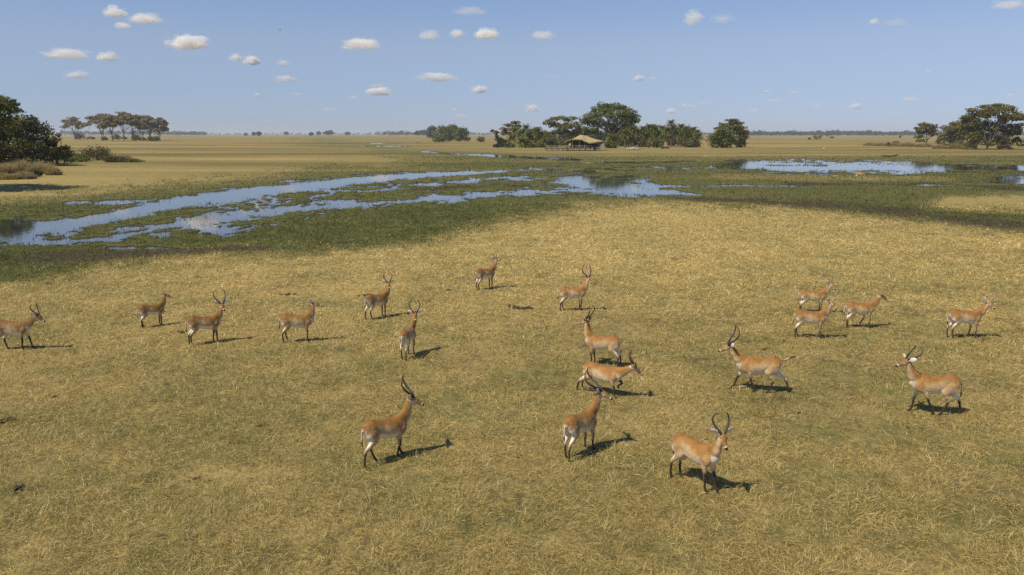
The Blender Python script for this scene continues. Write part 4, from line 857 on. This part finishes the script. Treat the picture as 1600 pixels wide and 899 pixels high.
    def ch(u, c, s, V):
        col = lerp(np.broadcast_to(TAN * .95, V.shape), WHITE, .9 * sstep(-.25, -.6, s))
        ring = np.exp(-((u - 1.9) / .5) ** 2) * np.exp(-((s - .12) / .30) ** 2); col = lerp(col, WHITE, np.clip(ring * 1.1, 0, .9))
        col = lerp(col, RED * .8, .5 * sstep(.55, .9, s) * sstep(1.5, 2.5, u)); col = lerp(col, WHITE, sstep(3.75, 4.1, u) * sstep(4.65, 4.3, u) * .85)
        return lerp(col, BLACK, sstep(4.6, 4.85, u) * sstep(-.55, -.2, s))
    chain([(*hpnt(-.045, 0, -.005), .050, .057), (*hpnt(.03, 0, .005), .068, .077), (*hpnt(.10, 0, -.002), .063, .073), (*hpnt(.175, 0, -.018), .046, .055), (*hpnt(.245, 0, -.026), .038, .041), (*hpnt(.28, 0, -.030), .034, .031)], lh, ch, acc, .014, 20)
    for s in (-1, 1):
        d = nz_(lh * s * .85 + hu * (.30 if male > .3 else .62) - hf * .28); b = hpnt(-.015, s * .045, .030)
        wl = nz_(np.cross(d, hf)); sg = 1 if np.dot(np.cross(d, wl), hf) > 0 else -1
        L = .22
        chain([(*b, .022, .018), (*(b + d * L * .3), .062, .016), (*(b + d * L * .62), .062, .016), (*(b + d * L * .88), .034, .013), (*(b + d * L), .008, .008)], wl,
              lambda u, c, ss, V: lerp(lerp(np.broadcast_to(TAN, V.shape), WHITE, sstep(-.1, .4, ss * sg)), BLACK, sstep(3.1, 3.8, u) * .85), acc, .012, 14)
    # tail
    if tail: tp = [(-.56, 0, .93, .024, .024), (-.66, 0, .93, .020, .020), (-.78, .01, .985, .022, .022), (-.90, .02, 1.04, .020, .020)]
    else: tp = [(-.55, 0, .935, .022, .022), (-.605, .005, .86, .019, .019), (-.625, .012, .72, .017, .017), (-.628, .015, .58, .021, .021), (-.62, .015, .48, .012, .012)]
    chain([(a, b, c_ + z0, d, e_) for a, b, c_, d, e_ in tp], Y, lambda u, c, s, V: lerp(lerp(np.broadcast_to(TAN, V.shape), WHITE, sstep(0, -.5, s) * .8 * sstep(.7, 1.6, u)), BLACK, sstep(len(tp) - 2.4, len(tp) - 1.8, u)), acc, .016, 12)
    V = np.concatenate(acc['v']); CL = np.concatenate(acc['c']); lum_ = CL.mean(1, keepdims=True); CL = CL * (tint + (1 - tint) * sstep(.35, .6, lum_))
    tmp = np_mesh('body_parts', V, [np.concatenate(acc['f4']), np.concatenate(acc['f3'])]); to = bpy.data.objects.new('body_parts', tmp); COL.objects.link(to)
    md = to.modifiers.new('r', 'REMESH'); md.mode = 'VOXEL'; md.voxel_size = voxel
    ms = to.modifiers.new('s', 'SMOOTH'); ms.factor = .5; ms.iterations = 3
    dg = bpy.context.evaluated_depsgraph_get(); me = bpy.data.meshes.new_from_object(to.evaluated_get(dg)); bpy.data.objects.remove(to); bpy.data.meshes.remove(tmp)
    me.name = 'body'
    kd = kdtree.KDTree(len(V))
    for q in range(len(V)): kd.insert(V[q], q)
    kd.balance()
    nv = len(me.vertices); cov = np.empty(nv * 3, np.float32); me.vertices.foreach_get('co', cov); cov = cov.reshape(-1, 3); cc = np.zeros((nv, 3))
    for q in range(nv):
        hit = kd.find_n(cov[q], 4); w_ = [1 / (h[2] + .004) ** 2 for h in hit]; sw = sum(w_)
        for h, a in zip(hit, w_): cc[q] += CL[h[1]] * (a / sw)
    attr_c(me, 'coat', cc); me.polygons.foreach_set('use_smooth', np.ones(len(me.polygons), dtype=bool))
    # place it
    c0 = G(px, py); yr = R(yaw); sc = size
    loc = Vector((c0.x + .1 * sc * math.cos(yr), c0.y + .1 * sc * math.sin(yr), 0.0))
    X1, Y1 = np.array([c0.x]), np.array([c0.y]); f_ = fields(X1, Y1); loc.z = float(ground_z(X1, Y1, f_[2], f_[3])[0]) - .012
    root = empty('antelope', loc, label, 'antelope', group, yr, sc)
    obj('body', me, M['coat'], root)
    for s in (-1, 1):
        mb = MB(); mb.ball(hpnt(.088, s * .049, .022), (.0165,) * 3, 10, 7); mb.build('eye', M['eye'], root, True)
    if male > .02:
        # lyre horns: out and back from the brow, tips turning in and forward again
        hh = np.array((math.cos(hy), math.sin(hy), 0)); hz = np.array((0, 0, 1.0)); k_ = R(hp * .55 + hornback); ff = hh * math.cos(k_) - hz * math.sin(k_) * 1.0; uu = hh * math.sin(k_) + hz * math.cos(k_)
        if hornback or True:
            k2 = R(hp * .45 - hornback); ff = hh * math.cos(k2) - hz * math.sin(k2); uu = hh * math.sin(k2) + hz * math.cos(k2)
        prof = [(.045, .036, .045), (.015, .062, .090), (-.045, .112, .140), (-.110, .155, .200), (-.160, .172, .270), (-.180, .158, .340), (-.170, .118, .400), (-.140, .082, .445)]
        if male < .75: prof = [(a * (1 - .3 * (1 - male)), b * .62, c_) for a, b, c_ in prof[:6]]
        hs = max(.30, male) if male < .75 else male
        for s in (-1, 1):
            c_ = np.array([O + ff * a * hs + lh * s * (.030 + (b - .030) * hs) + uu * (.045 + (h_ - .045) * hs) for a, b, h_ in prof]); t_ = np.linspace(0, len(c_) - 1, 60); i0 = np.clip(t_.astype(int), 0, len(c_) - 2); tt = (t_ - i0)[:, None]
            g = lambda k: c_[np.clip(i0 + k, 0, len(c_) - 1)]
            q = .5 * (2 * g(0) + (g(1) - g(-1)) * tt + (2 * g(-1) - 5 * g(0) + 4 * g(1) - g(2)) * tt ** 2 + (3 * g(0) - g(-1) - 3 * g(1) + g(2)) * tt ** 3)
            v_ = np.linspace(0, 1, 60); rad = (.0235 * (1 - v_) ** .75 + .0045) * (1 + .10 * np.sin(v_ * 120) * (v_ < .72))
            mb = MB(); mb.tube(q, rad * (.75 + .25 * hs), 10); mb.build('horn', M['horn'], root, True)
    return root

AN = [  # coat darkens the left-hand animals: their shaded look is put into the colour
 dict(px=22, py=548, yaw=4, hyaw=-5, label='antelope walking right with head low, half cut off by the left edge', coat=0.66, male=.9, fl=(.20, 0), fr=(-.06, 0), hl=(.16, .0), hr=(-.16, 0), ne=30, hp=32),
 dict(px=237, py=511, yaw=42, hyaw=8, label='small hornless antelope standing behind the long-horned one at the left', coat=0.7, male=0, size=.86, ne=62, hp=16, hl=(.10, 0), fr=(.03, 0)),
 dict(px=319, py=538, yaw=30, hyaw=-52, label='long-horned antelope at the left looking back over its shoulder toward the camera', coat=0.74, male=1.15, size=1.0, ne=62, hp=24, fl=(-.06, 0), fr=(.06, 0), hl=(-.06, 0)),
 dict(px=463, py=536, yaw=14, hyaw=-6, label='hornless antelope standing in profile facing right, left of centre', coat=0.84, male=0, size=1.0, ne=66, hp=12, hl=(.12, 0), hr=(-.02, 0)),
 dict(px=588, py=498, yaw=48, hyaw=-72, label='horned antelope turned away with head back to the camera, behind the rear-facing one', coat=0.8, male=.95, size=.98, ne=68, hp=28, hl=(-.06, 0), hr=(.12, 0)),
 dict(px=637, py=559, yaw=80, hyaw=-80, label='horned antelope seen straight from behind looking back at the camera', coat=0.88, male=1.0, size=.98, ne=60, hp=28, nyaw=-26, hl=(.08, 0), hr=(-.06, 0)),
 dict(px=757, py=453, yaw=42, hyaw=-58, label='farthest antelope of the near herd with short horns and a white rump', coat=0.8, male=.6, size=1.0, ne=66, hp=26, hl=(.03, 0)),
 dict(px=892, py=487, yaw=8, hyaw=-66, label='long-horned antelope in profile facing right with its head to the camera, centre back', male=1.15, size=1.02, ne=62, hp=26, hl=(.12, 0), hr=(-.04, 0)),
 dict(px=944, py=573, yaw=156, hyaw=152, label='long-horned antelope facing left, standing just behind the trotting one', male=1.15, size=1.0, ne=70, hp=14, hl=(-.06, 0), hr=(-.10, 0), fl=(.02, 0), fr=(-.05, 0)),
 dict(px=938, py=617, yaw=-32, hyaw=-8, label='antelope trotting right with stretched hind legs, half hidden behind a long-horned one', male=.9, size=1.0, ne=16, hp=36, fl=(.16, .24), fr=(.10, 0), hl=(-.22, .10), hr=(-.30, .04), drop=.12, hornback=8),
 dict(px=904, py=711, yaw=50, hyaw=-14, label='long-horned antelope walking away with head turned right, in front of the trotting one', coat=0.92, male=1.3, size=1.0, ne=60, hp=20, hl=(.04, 0), hr=(-.10, 0), fl=(.0, 0), fr=(.06, 0), hornback=18),
 dict(px=601, py=721, yaw=40, hyaw=4, label='largest dark-horned antelope walking right across the middle foreground', coat=0.88, male=1.2, size=1.0, ne=58, hp=26, hl=(.22, .03), hr=(-.16, 0), fl=(.10, .0), fr=(-.10, .04), hornback=6),
 dict(px=1081, py=757, yaw=-52, hyaw=-80, label='nearest antelope, pale chested, facing the camera with spread white ears', male=.95, size=1.0, ne=56, hp=34, fl=(.16, 0), fr=(.02, 0), hl=(.02, 0), hr=(-.10, 0)),
 dict(px=1187, py=614, yaw=168, hyaw=180, label='horned antelope striding left with its tail raised, right of centre', male=1.25, size=1.06, ne=40, hp=18, fl=(-.25, 0), fr=(.34, 0), hl=(.20, 0), hr=(-.36, 0), tail=1, drop=.03),
 dict(px=1460, py=648, yaw=168, hyaw=192, label='horned antelope walking left with head raised, nearest the right edge', male=.95, size=1.06, ne=52, hp=12, fl=(-.36, 0), fr=(.14, 0), hl=(.30, 0), hr=(-.20, 0), hornback=22),
 dict(px=1266, py=490, yaw=-6, hyaw=-70, label='young antelope with short straight horns behind another at the right', male=.42, size=.95, ne=52, hp=30),
 dict(px=1262, py=529, yaw=-8, hyaw=-70, label='hornless antelope in front of the short-horned young one', male=0, size=1.0, ne=58, hp=30, hl=(.06, 0), hr=(-.06, 0), fl=(.04, 0)),
 dict(px=1339, py=513, yaw=0, hyaw=-4, label='hornless antelope stepping right with one foreleg bent back', male=0, size=.97, ne=44, hp=26, hl=(.08, 0), hr=(-.04, 0), fl=(-.26, .05), fr=(.05, 0)),
 dict(px=1502, py=529, yaw=0, hyaw=-78, label='hornless antelope near the right edge standing in profile with ears up to the camera', male=0, size=1.02, ne=50, hp=24, hl=(-.06, 0), hr=(.05, 0), fl=(-.10, 0), fr=(.05, 0)),
 dict(px=1342, py=280.5, yaw=-12, hyaw=-14, label='lone antelope grazing on the green bank below the far right pool', male=1.0, size=1.2, ne=-52, hp=62, nlen=1.2, voxel=.02, hornback=-20, group=None),
]
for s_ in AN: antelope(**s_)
# the dark animals and reddish animals scattered over the far plain
FARA = [(455, 217.8, 0, 'dark animal at the left of the three in a row on the far left plain'), (459.5, 217.9, 8, 'middle dark animal of the three in a row on the far left plain'), (465, 217.8, 180, 'right dark animal of the three in a row on the far left plain'),
        (633.5, 218.4, 0, 'dark animal grazing left of the clump by the camp'), (642, 218.6, 180, 'smaller dark animal between the grazing one and the clump by the camp'), (652.5, 224, 10, 'dark animal nearest the clump by the camp')]
first = None
for q, (px_, py_, yw, lab) in enumerate(FARA):
    if first is None:
        first = antelope(px_, py_, yw, yw, lab, 0, 1.5, ne=-30, hp=60, voxel=.03, group='dark animals on the far plain', coat=.14); r0 = first; r0.name = 'grazing_animal'
        continue
    r0 = first.copy(); COL.objects.link(r0); r0.location = G(px_, py_); r0.rotation_euler.z = R(yw); r0['label'] = lab; r0.scale = (1.5, 1.5, 1.5) if q < 4 else (1.1, 1.1, 1.1)
    for chd in first.children: c2 = chd.copy(); COL.objects.link(c2); c2.parent = r0
first = None
for q, (px_, py_, yw, lab) in enumerate(((1192, 225.6, 80, 'reddish antelope standing upright on the far plain right of the layered tree'), (1176.5, 225.6, 170, 'pale antelope low on the far plain next to the layered tree'), (1184.5, 223.5, 60, 'smallest reddish antelope on the plain between two others right of the layered tree'))):
    if first is None: first = r0 = antelope(px_, py_, yw, yw - 60, lab, 0, 1.35, voxel=.03, group='reddish antelope on the far right plain', coat=1.0); continue
    r0 = first.copy(); COL.objects.link(r0); r0.location = G(px_, py_); r0.rotation_euler.z = R(yw); r0['label'] = lab
    for chd in first.children: c2 = chd.copy(); COL.objects.link(c2); c2.parent = r0

# small dark dung piles on the sward
rg = np.random.default_rng(650); mb = MB()
for q in range(14): mb.ball((rg.normal() * .10, rg.normal() * .08, .03 + .02 * rg.random()), (.05 + .03 * rg.random(), .045, .03), 7, 5, .5, rg)
dp = mb.build('dung_pile', plain('dung', (.050, .040, .026), .9), None, True); DP = dp.data
for q, (px_, py_, k_) in enumerate(((7, 660, 1.6), (27, 768, 1.2), (85, 622, .8), (408, 668, .7), (305, 750, .7), (1248, 648, .6), (1416, 669, .7), (1224, 533, 1.0), (448, 462, 2.0), (572, 463, 2.0), (820, 484, 2.2), (803, 482, 2.6), (700, 455, 1.2), (1195, 548, .9), (252, 490, 1.4), (283, 520, 1.3))):
    o = dp if q == 0 else bpy.data.objects.new('dung_pile', DP)
    if q: COL.objects.link(o)
    p = G(px_, py_); f_ = fields(np.array([p.x]), np.array([p.y])); o.location = (p.x, p.y, float(ground_z(np.array([p.x]), np.array([p.y]), f_[2], f_[3])[0]) + .015); o.rotation_euler = (0, 0, rg.random() * 6); o.scale = (k_ * .62, k_ * .50, k_ * .34)
    tag(o, 'small dark dung pile lying in the dry grass', 'dung', 'dark dung piles on the dry sward')

# ------------------------------------------------------------------ grass
def blades(name, n, D0, D1, seed, mode):
    rg = np.random.default_rng(seed)
    Dd = np.exp(rg.random(n) * math.log(D1 / D0) + math.log(D0)); X = (rg.random(n) * 2 - 1) * (.70 * Dd + 1.5); Yv = Dd
    # gather into mats: keep more where the patch noise is high
    pn = fbm(X * 1.1 + 5, Yv * 1.1, 3); pn2 = fbm(X * .22 + 50, Yv * .22, 4)
    px, py, s, g, mud, n1, n2 = fields(X, Yv)
    if mode == 'dry': keep = (pn + .42 * rg.random(n) > .53) & (s < .2) & (mud + .9 * rg.random(n) ** 1.5 < .95)
    else: keep = ((g > .3) | (s > .05)) & (s < .40 + .42 * rg.random(n) ** 2) & (pn + .4 * rg.random(n) > .5)
    if mode == 'marsh': keep &= ~((s > .55) & (n2 < .47))
    gp = G(1342, 280.5); keep &= (np.abs(X - gp.x) > 2.4) | (np.abs(Yv - gp.y + 1.2) > 3.4)
    X, Yv, Dd, s, g, pn, pn2, mud = [a[keep] for a in (X, Yv, Dd, s, g, pn, pn2, mud)]; n = len(X)
    Z = np.maximum(ground_z(X, Yv, s, g), -.075)
    flow = fbm(X * .8 + 90, Yv * .8, 2) * 14.0
    az = np.where(rg.random(n) < .6, flow + rg.normal(size=n) * .55, rg.random(n) * 6.283)
    r1 = rg.random(n)
    if mode == 'dry':
        Ln = (.07 + .19 * r1 ** 2 + .13 * (rg.random(n) < .05)) * (.85 + .3 * (Dd / 30).clip(0, 1.5)); wd = np.maximum(.0032 + .0032 * rg.random(n) ** 2, Dd * .00032)
        el = R(10) + R(52) * rg.random(n) ** 1.7; gr = rg.random(n) < (.13 + .10 * (Yv < 30) + .36 * sstep(.40, .60, pn2) + .75 * g)
        el = np.where(gr, el + .35, el); Ln = np.where(gr, Ln * .62, Ln)
    else:
        Ln = (.10 + .20 * r1 ** 2) * (1 + .5 * (Dd / 120).clip(0, 1)); wd = np.maximum(.012, Dd * .00032) * (.6 + .8 * rg.random(n)); el = R(35) + R(50) * rg.random(n); gr = np.ones(n, bool)
    dh = np.stack([np.cos(az), np.sin(az), np.zeros(n)], -1); sd_ = np.stack([-np.sin(az), np.cos(az), np.zeros(n)], -1)
    B = np.stack([X, Yv, Z - .006], -1); curl = rg.normal(size=n) * .35
    M1 = B + dh * (Ln * .5 * np.cos(el))[:, None] + np.array([0, 0, 1.0]) * (Ln * .5 * np.sin(el))[:, None]
    el2 = el - .25 - .7 * rg.random(n); d2 = dh * np.cos(curl)[:, None] + sd_ * np.sin(curl)[:, None]
    Tp = M1 + d2 * (Ln * .5 * np.cos(el2))[:, None] + np.array([0, 0, 1.0]) * (Ln * .5 * np.sin(el2))[:, None]; Tp[:, 2] = np.maximum(Tp[:, 2], Z + .004)
    wv = sd_ * wd[:, None] * .5; wv[:, 2] += wd * .25 * rg.normal(size=n)
    V = np.stack([B - wv, B + wv, M1 + wv, M1 - wv, Tp + wv * .35, Tp - wv * .35], 1).reshape(-1, 3)
    k = np.arange(n)[:, None] * 6; Fc = np.concatenate([k + [[0, 1, 2, 3]], k + [[3, 2, 4, 5]]])
    me = np_mesh(name, V, Fc)
    if mode == 'dry':
        pal = np.array([(.62, .455, .165), (.52, .37, .118), (.37, .26, .085), (.70, .56, .27), (.23, .16, .058)]); col = pal[rg.choice(5, n, p=[.30, .24, .16, .18, .12])]
        pg = np.array([(.135, .140, .032), (.215, .19, .058), (.095, .105, .024), (.29, .24, .085)]); cg = pg[rg.choice(4, n, p=[.3, .35, .15, .2])]
        lush = np.array([(.060, .085, .016), (.10, .125, .028)])[rg.integers(0, 2, n)]; cg = np.where((g > .5)[:, None], lush, cg)
        col = np.where(gr[:, None], cg, col) * (1 + .20 * sstep(22, 42, Dd) * (g < .3))[:, None]      # the middle of the sward is drier and paler
    else:
        pg = np.array([(.062, .072, .016), (.104, .112, .029), (.160, .145, .045), (.085, .062, .030)]); col = pg[rg.choice(4, n, p=[.34, .34, .20, .12])]
        col = np.where((mud > .5)[:, None] & (rg.random(n) < .7)[:, None], np.array((.060, .040, .024)), col)
    col = col * (.8 + .4 * rg.random(n))[:, None]
    attr_c(me, 'blade', np.repeat(col, 6, 0))
    return me
def blade_mat():
    m, t, p = mat_new('grass_blades'); c = attr(t, 'blade').outputs['Color']
    t.links.new(c, p.inputs['Base Color']); p.inputs['Roughness'].default_value = .6; p.inputs['Specular IOR Level'].default_value = .25
    tr = N(t, 'BsdfTranslucent'); t.links.new(c, tr.inputs[0]); ms = N(t, 'MixShader'); ms.inputs[0].default_value = .25
    t.links.new(p.outputs[0], ms.inputs[1]); t.links.new(tr.outputs[0], ms.inputs[2]); t.links.new(ms.outputs[0], t.nodes['Material Output'].inputs[0])
    return m
M['blade'] = blade_mat()
tag(obj('dry_grass', blades('dry_grass', 900000, 9.0, 80.0, 600, 'dry'), M['blade']), kind='stuff')
tag(obj('marsh_grass', blades('marsh_grass', 260000, 34.0, 260.0, 601, 'marsh'), M['blade']), kind='stuff')

# ------------------------------------------------------------------ clouds
def cloud_material():
    m = bpy.data.materials.new('cumulus'); m.use_nodes = True; t = m.node_tree; t.nodes.remove(t.nodes['Principled BSDF'])
    tc = N(t, 'TexCoord'); oi = N(t, 'ObjectInfo'); sc = N(t, 'Vector' + 'Math', operation='ADD'); cb = N(t, 'CombineXYZ')
    rn = math_(t, 'MULTIPLY', oi.outputs['Random'], 60.0)
    for q in range(3): t.links.new(rn, cb.inputs[q])
    t.links.new(tc.outputs['Object'], sc.inputs[0]); t.links.new(cb.outputs[0], sc.inputs[1])
    nz = noise(t, sc.outputs[0], 1.9, 5, .58)
    ln = N(t, 'VectorMath', operation='LENGTH'); t.links.new(tc.outputs['Object'], ln.inputs[0])
    sx = N(t, 'SeparateXYZ'); t.links.new(tc.outputs['Object'], sx.inputs[0])
    body = math_(t, 'MULTIPLY', math_(t, 'SUBTRACT', 1.0, ln.outputs['Value']), 1.5)
    d = math_(t, 'ADD', body, math_(t, 'MULTIPLY', math_(t, 'SUBTRACT', nz, .5), 3.0))
    d = math_(t, 'MULTIPLY', mapr(t, d, .32, 1.05), mapr(t, sx.outputs['Z'], -.62, -.30))
    d = math_(t, 'MULTIPLY', d, mapr(t, ln.outputs['Value'], 1.0, .86))
    a = N(t, 'Attribute'); a.attribute_type = 'OBJECT'; a.attribute_name = 'puff_density'
    v = N(t, 'VolumePrincipled'); v.inputs['Color'].default_value = (1, .99, .985, 1); v.inputs['Anisotropy'].default_value = -.15
    t.links.new(math_(t, 'MULTIPLY', d, a.outputs['Fac']), v.inputs['Density']); t.links.new(v.outputs[0], t.nodes['Material Output'].inputs['Volume'])
    return m
CM = cloud_material()
CLOUDS = [(180, 20, 36, 18, .9, 'rounded cloud leftmost of the pair at the top left'), (228, 30, 54, 15, .9, 'slanting cloud at the right of the pair at the top left'), (192, 41, 26, 10, .7, 'small cloud just below the top left pair'), (292, 68, 64, 22, 1.3, 'brightest thick white cloud in the left sky'), (105, 85, 68, 16, .9, 'long flat cloud at the far left'),
 (168, 90, 36, 14, .9, 'short cloud right of the long flat one at the far left'), (120, 118, 44, 12, .7, 'thin cloud below the long flat one at the far left'), (368, 91, 24, 13, .6, 'faint half of a double cloud right of the brightest left one'), (394, 96, 26, 14, 1.1, 'bright half of a double cloud right of the brightest left one'), (442, 99, 24, 9, .5, 'small faint cloud right of the double cloud'),
 (445, 124, 36, 11, .6, 'small tailed cloud below the double cloud'), (402, 149, 15, 7, .5, 'tiny puff low in the left sky'), (464, 148, 18, 6, .4, 'tiny puff right of the other low left puff'), (565, 70, 60, 18, 1.0, 'broad white cloud high left of the centre'), (592, 144, 46, 13, 1.1, 'bright flat-based cloud low left of the centre'), (590, 134, 26, 7, .4, 'wisp just above the bright flat-based cloud'), (553, 153, 17, 7, .4, 'tiny puff left of the bright flat-based cloud'),
 (682, 122, 66, 14, .9, 'long cloud low over the middle plain'), (749, 141, 30, 12, 1.0, 'small bright cloud right of the long middle one'), (671, 56, 30, 15, .5, 'faint left cloud of three in a row near the top centre'), (714, 54, 24, 14, .6, 'middle cloud of three in a row near the top centre'), (761, 54, 38, 16, 1.1, 'bright right cloud of three in a row near the top centre'), (735, 18, 54, 12, .3, 'faint thin cloud at the top centre'), (848, 56, 40, 13, .5, 'faint cloud right of the three in a row'),
 (1083, 30, 32, 24, .5, 'tall faint cloud at the top right of centre'), (1130, 30, 44, 13, .22, 'thin veil right of the tall faint cloud'), (1366, 34, 20, 9, .4, 'small faint puff at the upper right'), (1400, 35, 44, 11, .18, 'thin veil right of the small upper right puff'), (1575, 8, 56, 14, .4, 'cloud at the top right corner'), (998, 123, 20, 9, .8, 'small bright puff right of centre'), (1020, 123, 14, 5, .3, 'speck of cloud right of the small bright puff'),
 (865, 120, 34, 6, .2, 'thin streak of cloud in the middle sky'), (832, 170, 28, 13, .6, 'puffy low cloud above the left of the grove'), (710, 172, 13, 6, .4, 'upper small puff above the clump left of the camp'), (720, 182, 20, 6, .4, 'lower small puff above the clump left of the camp'), (514, 171, 26, 6, .4, 'low streak over the far left plain'), (1049, 174, 18, 9, .6, 'low puff just right of the giant fig'), (1075, 166, 32, 7, .4, 'low flat cloud over the right palms'), (1100, 161, 26, 6, .3, 'thin low streak right of the palms'),
 (1198, 144, 15, 5, .4, 'tiny cloud over the right plain'), (1240, 145, 20, 6, .3, 'faint streak right of the tiny cloud over the right plain'), (1336, 167, 26, 9, .6, 'low double puff over the right plain'), (1423, 156, 32, 8, .5, 'low flat cloud left of the big acacia'), (1450, 112, 13, 5, .4, 'tiny puff alone in the right sky'), (1580, 149, 18, 6, .4, 'small cloud above the big acacia at the right'), (1210, 158, 30, 6, .35, 'low streak over the layered tree side of the right plain'), (1178, 173, 22, 6, .35, 'lowest faint cloud right of the layered tree'), (1275, 165, 24, 6, .3, 'low faint streak left of the low double puff')]
rg = np.random.default_rng(700); cme = None
for (px_, py_, w_, h_, st, lab) in CLOUDS:
    el = -(PITCH + math.atan((py_ - CY) / F)); D = min(900 / math.tan(el), 60000); p = at_depth(px_, py_, D); s1 = D / F
    if cme is None:
        mb = MB(); mb.ball((0, 0, 0), (1, 1, 1), 24, 14); o = mb.build('cloud', CM); cme = o.data
    else: o = bpy.data.objects.new('cloud', cme); COL.objects.link(o)
    rx = w_ * .62 * s1; o.location = p; o.scale = (rx, rx * .7, h_ * .74 * s1); o['puff_density'] = (st ** 1.4) * 4.4 / rx
    o.rotation_euler = (0, 0, R((rg.random() - .5) * 24)); tag(o, lab, 'cloud', 'small fair-weather clouds')
